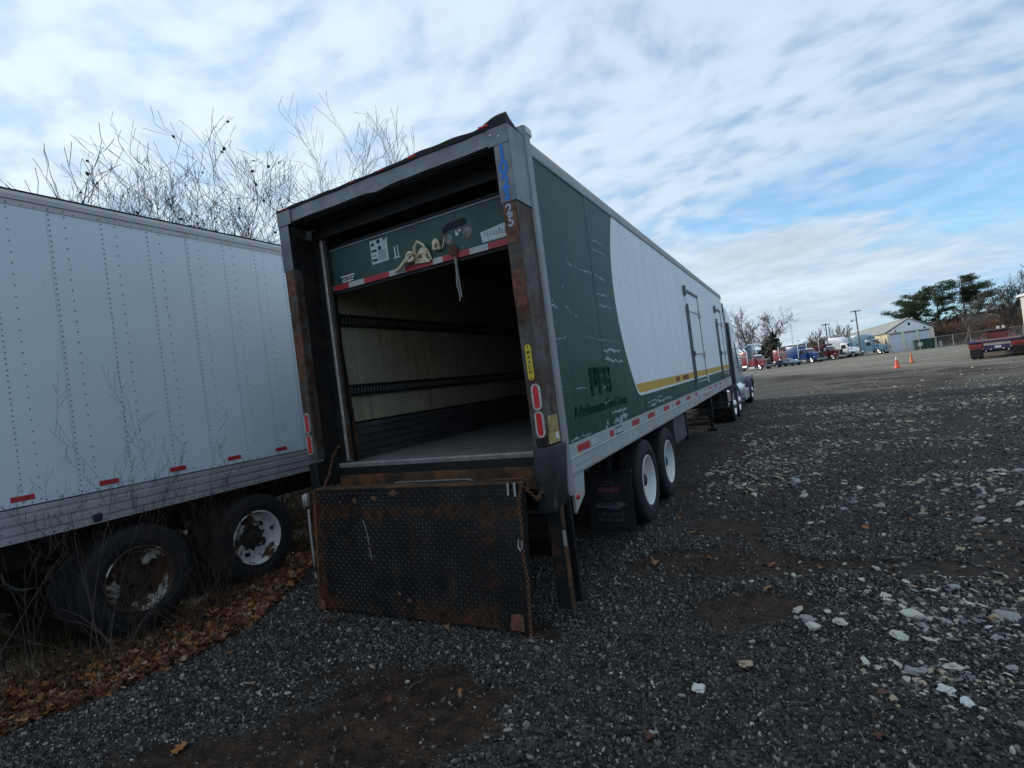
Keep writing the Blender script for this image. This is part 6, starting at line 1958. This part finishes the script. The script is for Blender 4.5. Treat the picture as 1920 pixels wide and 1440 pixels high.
bare_tree('bare_tree', 'thin bare tree standing between the pines and the bushy bare tree', (29.6, 112, -0.9), 8.6, 65, bark, GRT, levels=4, spread=0.6, first=0.3, up=0.2, twig=0.026, maxseg=1400, r=0.18)
for i, (x, y, h) in enumerate(((-9, 128, 8), (12, 190, 9), (17, 200, 10), (22.0, 205, 9), (8, 195, 7.5))):
    bare_tree('bare_tree', 'small hazy bare tree on the skyline behind the tractors', (x, y, -0.9), h, 70 + i, barkw, 'hazy bare trees along the skyline', levels=4, spread=0.5, first=0.15, up=0.4, twig=0.045, maxseg=1100, r=0.2)

# pines: flat topped, foliage in tufts at the ends of the limbs
needle = mat('pine_needles', (0.035, 0.058, 0.020), 0.8, var=0.5, vscale=0.6, dirt=((0.090, 0.098, 0.026), 0.52, 0.8))
needled = mat('dark_evergreen_needles', (0.012, 0.024, 0.014), 0.85, var=0.4, vscale=1)


def tuft_mesh(rg, centres, per, rad, flat, size, m, parent, name='crown'):
    n = len(centres) * per
    Cc = np.repeat(np.array(centres), per, 0)
    rs = np.random.RandomState(rg.randrange(9999))
    o = rs.normal(0, 1, (n, 3)); o /= np.linalg.norm(o, axis=1, keepdims=True)
    o *= (rs.rand(n, 1) ** 0.5)
    rr = np.repeat(np.array(rad)[:, None] if hasattr(rad, '__len__') else np.full((len(centres), 1), rad), per, 0)
    Pp = Cc + o * rr * np.array([1, 1, flat])
    a = rs.normal(0, 1, (n, 3)); a[:, 2] += 0.4; a /= np.linalg.norm(a, axis=1, keepdims=True)
    b = np.cross(a, rs.normal(0, 1, (n, 3))); b /= np.linalg.norm(b, axis=1, keepdims=True)
    s = size * rs.uniform(0.5, 1.3, (n, 1))
    V = np.stack([Pp - b * s * 0.35, Pp + a * s, Pp + b * s * 0.35, Pp - a * s * 0.3], 1).reshape(-1, 3)
    F = (np.arange(n) * 4)[:, None] + np.array([[0, 1, 2, 3]])
    return mesh_np(name, V, F, m, parent)


def pine(loc, h, label, seed, width, topw=1.0, base=0.42, lean=0.0):
    rg = random.Random(seed)
    t = empty('pine_tree', loc, 0, label, 'tree', 'tall flat topped pines beyond the garage')
    thick = []; ctr = []; rad = []
    p = Vector((0, 0, -0.2)); r = h * 0.020
    tr = [p.copy()]
    for i in range(10):
        q = p + Vector((rg.gauss(lean * 0.15, 0.10), rg.gauss(0, 0.1), h * 0.90 / 10))
        thick.append((tuple(p), tuple(q), r, r * 0.88)); r *= 0.88; p = q; tr.append(p.copy())
    for k in range(26):
        f = base + (1 - base) * (k / 25)
        i = min(9, int(f * 10)); o = tr[i].lerp(tr[i + 1], f * 10 - i) if i < 10 else tr[10]
        a = rg.uniform(0, 6.28)
        ext = width * (0.5 + 0.6 * math.sin(math.pi * min(1, (f - base) / (1 - base) * 0.75 + 0.15))) * rg.uniform(0.5, 1.1) * (topw if f > 0.85 else 1)
        L_ = ext
        d = Vector((math.cos(a), math.sin(a), rg.uniform(0.05, 0.35)))
        q = o.copy(); rr = h * 0.0065 * (1.3 - f * 0.6)
        for j in range(4):
            d = (d + Vector((rg.gauss(0, .15), rg.gauss(0, .15), rg.gauss(0.02, .10)))).normalized()
            q2 = q + d * L_ / 4
            thick.append((tuple(q), tuple(q2), rr, rr * 0.75)); rr *= 0.75; q = q2
            if j >= 1 and (f > base + 0.18 or rg.random() < 0.35):
                for _ in range(2):
                    e = q + Vector((rg.gauss(0, .5), rg.gauss(0, .5), rg.uniform(0.0, 0.5)))
                    thick.append((tuple(q), tuple(e), rr * 0.7, 0.015))
                    ctr.append(tuple(e)); rad.append(rg.uniform(0.45, 0.95) * (1.0 if f > 0.6 else 0.7))
            else:
                for _ in range(3):
                    e = q + Vector((rg.gauss(0, .5), rg.gauss(0, .5), rg.gauss(0, 0.35)))
                    thick.append((tuple(q), tuple(e), rr * 0.5, 0.012))
    V, F = tubes_mesh(thick, 5)
    mesh_np('trunk', V, F, barkd, t)
    tuft_mesh(rg, ctr, 85, [r_ * 1.45 for r_ in rad], 0.46, 0.21, needle, t)
    return t


pine((38.5, 150, -0.9), 15.4, 'tallest flat topped pine, right one of the group', 4, 4.4, 1.2, 0.45)
pine((34.2, 152, -0.9), 14.2, 'middle pine of the group behind the garage gable', 9, 4.2, 1.0, 0.40)
pine((28.6, 150, -0.9), 11.6, 'lower pine of the group, leftmost over the garage roof', 14, 3.6, 1.0, 0.45)
pine((31.5, 156, -0.9), 13.2, 'pine half hidden between the middle and the tallest ones', 19, 3.4, 1.0, 0.45)
pine((41.5, 152, -0.9), 12.4, 'pine with one long limb reaching to the right', 23, 3.8, 1.0, 0.6)


def spruce(loc, h, w, label, seed, m):
    rg = random.Random(seed)
    t = empty('evergreen_tree', loc, 0, label, 'tree')
    segs = [((0, 0, -0.2), (0, 0, h), h * 0.02, 0.02)]
    ctr = []; rad = []
    for k in range(90):
        f = rg.random() ** 0.8
        z = h * (0.06 + 0.92 * f); L_ = w * (1 - f) * rg.uniform(0.6, 1.15) + 0.15
        a = rg.uniform(0, 6.28); e = (L_ * math.cos(a), L_ * math.sin(a), z - 0.1 * L_ + rg.uniform(-.1, .3) * L_)
        segs.append(((0, 0, z), e, 0.04, 0.012))
        for j in (0.4, 0.7, 1.0):
            ctr.append((e[0] * j, e[1] * j, z + (e[2] - z) * j)); rad.append(0.18 * L_ + 0.16)
    V, F = tubes_mesh(segs, 4)
    mesh_np('trunk', V, F, barkd, t)
    tuft_mesh(rg, ctr, 22, rad, 0.6, 0.28, m, t)


spruce((0.1, 121.5, -0.9), 7.2, 3.2, 'dark ragged evergreen standing behind the red tractors', 31, needled)
spruce((3.1, 123, -0.9), 2.8, 1.6, 'low dark evergreen bush right of the ragged one', 32, needled)
spruce((-1.8, 122, -0.9), 4.6, 2.3, 'brownish dark evergreen left of the ragged one', 33, needled)


# brown winter woods behind the fence: an uncountable mass of twigs and shrubs
def woods(name, label, x0, x1, y0, y1, h0, h1, n, seed, mats_, size=1.0, hfun=None):
    rg = random.Random(seed)
    segs = []; ctr = []; rad = []
    for i in range(n):
        x = rg.uniform(x0, x1); y = rg.uniform(y0, y1)
        h = rg.uniform(h0, h1) * (hfun(x) if hfun else 1)
        b = Vector((x, y, -0.95)); d = Vector((rg.gauss(0, .12), rg.gauss(0, .12), 1))
        segs.append((tuple(b), tuple(b + d * h * 0.7), 0.07 * size, 0.04 * size))
        for _ in range(26):
            f = rg.uniform(0.1, 0.75); q = b + d * h * f
            e = q + Vector((rg.gauss(0, .5), rg.gauss(0, .5), rg.uniform(0.1, 0.9))) * h * 0.24
            segs.append((tuple(q), tuple(e), 0.030 * size, 0.012 * size))
            e2 = e + Vector((rg.gauss(0, .5), rg.gauss(0, .5), rg.uniform(0, .8))) * h * 0.13
            segs.append((tuple(e), tuple(e2), 0.020 * size, 0.008 * size))
            if rg.random() < 0.55:
                ctr.append(tuple(e2)); rad.append(rg.uniform(0.25, 0.7) * size)
    V, F = tubes_mesh(segs, 3)
    o = mesh_np(name, V, F, mats_[0], None, kind='stuff', label=label)
    tuft_mesh(rg, ctr, 14, rad, 0.8, 0.22 * size, mats_[1], o, 'dead_leaves')['kind'] = 'stuff'


caned0 = mat('dark_twigs', (0.045, 0.035, 0.028), 0.9)
rus = mat('russet_dead_leaves', (0.115, 0.055, 0.030), 0.9, var=0.5, vscale=0.3, dirt=((0.045, 0.038, 0.025), 0.50, 0.35))
olive = mat('olive_brown_brush', (0.050, 0.045, 0.028), 0.9, var=0.5, vscale=0.3, dirt=((0.10, 0.055, 0.028), 0.56, 0.4))
woods('winter_woods', 'brown winter woods behind the fence', 27, 60, 119, 150, 4.2, 7.6, 210, 1, (bark, rus), 1.0, lambda x: 0.65 + 0.45 * (x - 27) / 33)
woods('winter_woods', 'dark thicket on the slope behind the woods', 26, 75, 152, 175, 6.5, 9.5, 190, 2, (barkd, olive), 1.5, lambda x: 0.62 + 0.5 * (x - 26) / 49)
woods('hedge_row', 'low grey brown hedge line behind the tractors', -14, 14, 128, 136, 1.5, 3.4, 90, 3, (bark, olive), 1.1)
woods('hedge_row', 'distant brown tree line behind the long roof', 6, 30, 215, 235, 4.0, 6.5, 80, 5, (bark, olive), 1.6)
woods('thicket', 'added dark thicket blocking light right behind the plain white trailer', -8.2, -5.8, -7, 14, 1.4, 2.6, 150, 8, (caned0, olive), 0.45)  # added brush mass that blocks light from behind, darkening the trailer underside
woods('tree_belt', 'brush and saplings behind the plain white trailer', -30, -9, -10, 40, 2.0, 4.2, 120, 6, (bark, rus), 0.5)
# low wooded rise closing the view
hill_m = mat('wooded_hill', (0.050, 0.042, 0.032), 0.95, var=0.5, vscale=0.12, bump=(0.5, 0.5))
th = np.linspace(-0.6, 1.9, 200)
vs = []; fs = []
for i, a in enumerate(th):
    x = 2 + math.sin(a) * 420; y = 420 * math.cos(a)
    hh = 6.0 + 9.0 * float(smoothst(0.0, 0.45, a)) + 3.0 * float(fbm(np.array([a * 9.0]), np.array([0.3]), 1, 4)[0])
    for k, (dr_, fz) in enumerate(((0, 0.0), (40, 0.7), (90, 1.0), (170, 0.8), (320, 0.0))):
        s_ = 1 + dr_ / 420
        vs.append((2 + math.sin(a) * 420 * s_, 420 * math.cos(a) * s_, -1.5 + hh * fz + 1.6 * float(fbm(np.array([a * 60.0]), np.array([k * 3.1]), 1, 3)[0])))
for i in range(len(th) - 1):
    for k in range(4):
        fs.append((i * 5 + k, (i + 1) * 5 + k, (i + 1) * 5 + k + 1, i * 5 + k + 1))
me = bpy.data.meshes.new('hills'); me.from_pydata(vs, [], fs); me.materials.append(hill_m)
link('hills', me, kind='structure')

# ------------------------------------------------------------------ brambles and saplings by the left trailer
cane = mat('grey_brown_cane', (0.085, 0.060, 0.047), 0.85, var=0.3, vscale=3)
caned = mat('dark_cane', (0.045, 0.024, 0.016), 0.9, var=0.3, vscale=3)


def shrub(label, loc, h, seed, m, n=7, spread=0.5, arch=0.25, lv=3, r=0.010):
    rg = random.Random(seed)
    t = empty('bare_shrub', loc, 0, label, 'shrub', 'bare shrubs beside the plain white trailer')
    stems = []; twigs = []

    def run(p, d, L, rr, lev):
        k = 7 if lev == 0 else 5
        q = p.copy()
        for i in range(k):
            d = (d + Vector((rg.gauss(0, .07), rg.gauss(0, .07), rg.gauss(0, .04) + (0.10 if lev else -arch * 0.05 * i)))).normalized()
            q2 = q + d * L / k
            (stems if lev == 0 else twigs).append((tuple(q), tuple(q2), rr, rr * 0.86)); rr = max(0.0013, rr * 0.86); q = q2
            if lev < lv and i >= (1 if lev else 2) and rg.random() < 0.72:
                a = rg.uniform(0, 6.28); s_ = Matrix.Rotation(a, 3, d) @ d.orthogonal().normalized()
                run(q.copy(), (d * 0.75 + s_ * 0.65 + Vector((0, 0, 0.2))).normalized(), L * rg.uniform(0.25, 0.5), rr * 0.6, lev + 1)
    for _ in range(n):
        a = rg.uniform(0, 6.28); s_ = rg.uniform(0.05, spread)
        run(Vector((rg.gauss(0, .06), rg.gauss(0, .06), -0.03)), Vector((math.cos(a) * s_, math.sin(a) * s_, 1)).normalized(), h * rg.uniform(0.6, 1.0), r * rg.uniform(0.6, 1.0), 0)
    V, F = tubes_mesh(stems, 5); mesh_np('stems', V, F, m, t)
    if twigs:
        V, F = tubes_mesh(twigs, 3); mesh_np('twigs', V, F, m, t)
    return t


shrub('tallest bare shrub with a forked upright top against the white panels', (-2.28, -1.52, 0), 2.1, 3, cane, 4, 0.30, 0.0, 3, 0.0055)
shrub('arching pale canes sweeping up from the lower left corner', (-2.05, -2.35, 0), 1.7, 5, cane, 7, 0.75, 0.3, 3, 0.0055)
shrub('dense twiggy shrub against the lower rail left of the rusty wheel', (-2.45, -1.05, 0), 1.5, 7, caned, 11, 0.5, 0.2, 3, 0.006)
shrub('thin upright stems at the far left edge before the rail', (-2.35, -2.0, 0), 1.7, 9, cane, 6, 0.25, 0.0, 3, 0.0038)
shrub('low dark bramble in front of the rust eaten wheel', (-2.2, -0.75, 0), 0.95, 11, caned, 14, 0.9, 0.5, 3, 0.006)
shrub('tangle of dark twigs between the two left trailer wheels', (-2.5, -0.30, 0), 1.35, 13, caned, 14, 0.6, 0.2, 3, 0.007)
shrub('small bramble under the rail beside the rear left wheel', (-2.75, 0.05, 0), 1.1, 15, caned, 10, 0.6, 0.2, 3, 0.006)
shrub('low arching bramble over the leaf litter', (-2.25, -1.35, 0), 0.9, 17, cane, 9, 1.0, 0.6, 2, 0.006)

# dry grass and weeds between and under the trailers
straw = tone_mat('dry_grass', [(0.0, (0.020, 0.014, 0.008)), (0.6, (0.060, 0.038, 0.017)), (1.0, (0.18, 0.12, 0.055))], 0.8)


def blade_maker(N, L):
    g = N.new('GeometryNodeMeshCone'); g.inputs['Vertices'].default_value = 3
    g.inputs['Radius Top'].default_value = 0.0; g.inputs['Radius Bottom'].default_value = 0.012; g.inputs['Depth'].default_value = 1.0
    tr = N.new('GeometryNodeTransform'); tr.inputs['Translation'].default_value = (0, 0, 0.5 if False else 0.0)
    L.new(g.outputs['Mesh'], tr.inputs['Geometry'])
    return tr.outputs[0]


def grass(name, label, n, x0, x1, y0, y1, h, hd=0.5, inside=True):
    x = nr.uniform(x0, x1, n); y = nr.uniform(y0, y1, n)
    k = (x < litterline(y) - 0.12 + nr.normal(0, 0.10, n)) if inside else np.ones(n, bool)
    k &= fbm(x, y, 1.7, 3) > 0.42
    x = x[k]; y = y[k]; n = len(x)
    P_ = np.stack([x, y, gheight(x, y)], 1)
    rot = np.stack([nr.normal(0, hd, n), nr.normal(0, hd, n), nr.uniform(0, 6.28, n)], 1)
    l = h * nr.uniform(0.5, 1.3, n)
    scl = np.stack([np.full(n, 0.28), np.full(n, 0.28), l], 1)
    scatter(name, P_, rot, scl, nr.rand(n), straw, blade_maker, label)


grass('dry_grass', 'thin dry grass and weeds along the edge of the leaf litter', 16000, -4.4, -1.8, -3.2, 1.6, 0.16)
grass('dry_grass', 'matted straw coloured grass lying between the two trailers', 22000, -9.0, -1.5, 1.2, 9.0, 0.42, 1.1, False)
pts = []
for _ in range(1500):
    x = rng.uniform(-9, -2.4); y = rng.uniform(0.8, 9)
    pts.append((x, y, gh(x, y) + rng.uniform(0.005, 0.06)))
joined_leaves('leaf_litter', pts, 'dead leaves in the straw between the trailers', (0.05, 0.10), (0, 1, 2, 3))
# twigs on the ground
for i, (x, y, a, l, lab) in enumerate(((1.25, 0.98, 0.25, 0.42, 'long straight pale stick at the foot of the liftgate column'), (1.38, 1.02, -0.7, 0.22, 'short stick crossing the long one by the column'),
                                       (0.55, -1.02, 1.1, 0.14, 'pale twig on the mud left of the two pebbles'), (2.38, 0.42, 1.4, 0.16, 'upright grass stem sticking out of the gravel near the pale patch'),
                                       (1.05, -0.32, 0.5, 0.18, 'rusty brown straw by the platform corner'), (-1.38, -0.15, 0.9, 0.2, 'pale broken stem at the end of the leaf litter'),
                                       (2.75, -0.62, 0.3, 0.12, 'small pale twig in the gravel near the bottom right'), (1.0, -0.85, 2.6, 0.15, 'dry grass tuft on the brown mud'))):
    mb = MB().tube([(0, 0, 0), (l * 0.4, 0.01, 0.01), (l * 0.75, -0.008, 0.014), (l, 0.012, 0.01)], [0.005, 0.0045, 0.003, 0.0015], 5)
    if i in (3, 5, 7): mb.tube([(l * .3, 0, 0), (l * .5, 0.04, 0.03), (l * .8, 0.07, 0.03)], 0.002, 4).tube([(l * .2, 0, 0), (l * .4, -0.05, 0.02)], 0.002, 4)
    o = mb.build('twig', cane, None, smooth=60, label=lab, cat='twig', loc=(x, y, gh(x, y) + 0.022), rot=(0, -0.05, a))
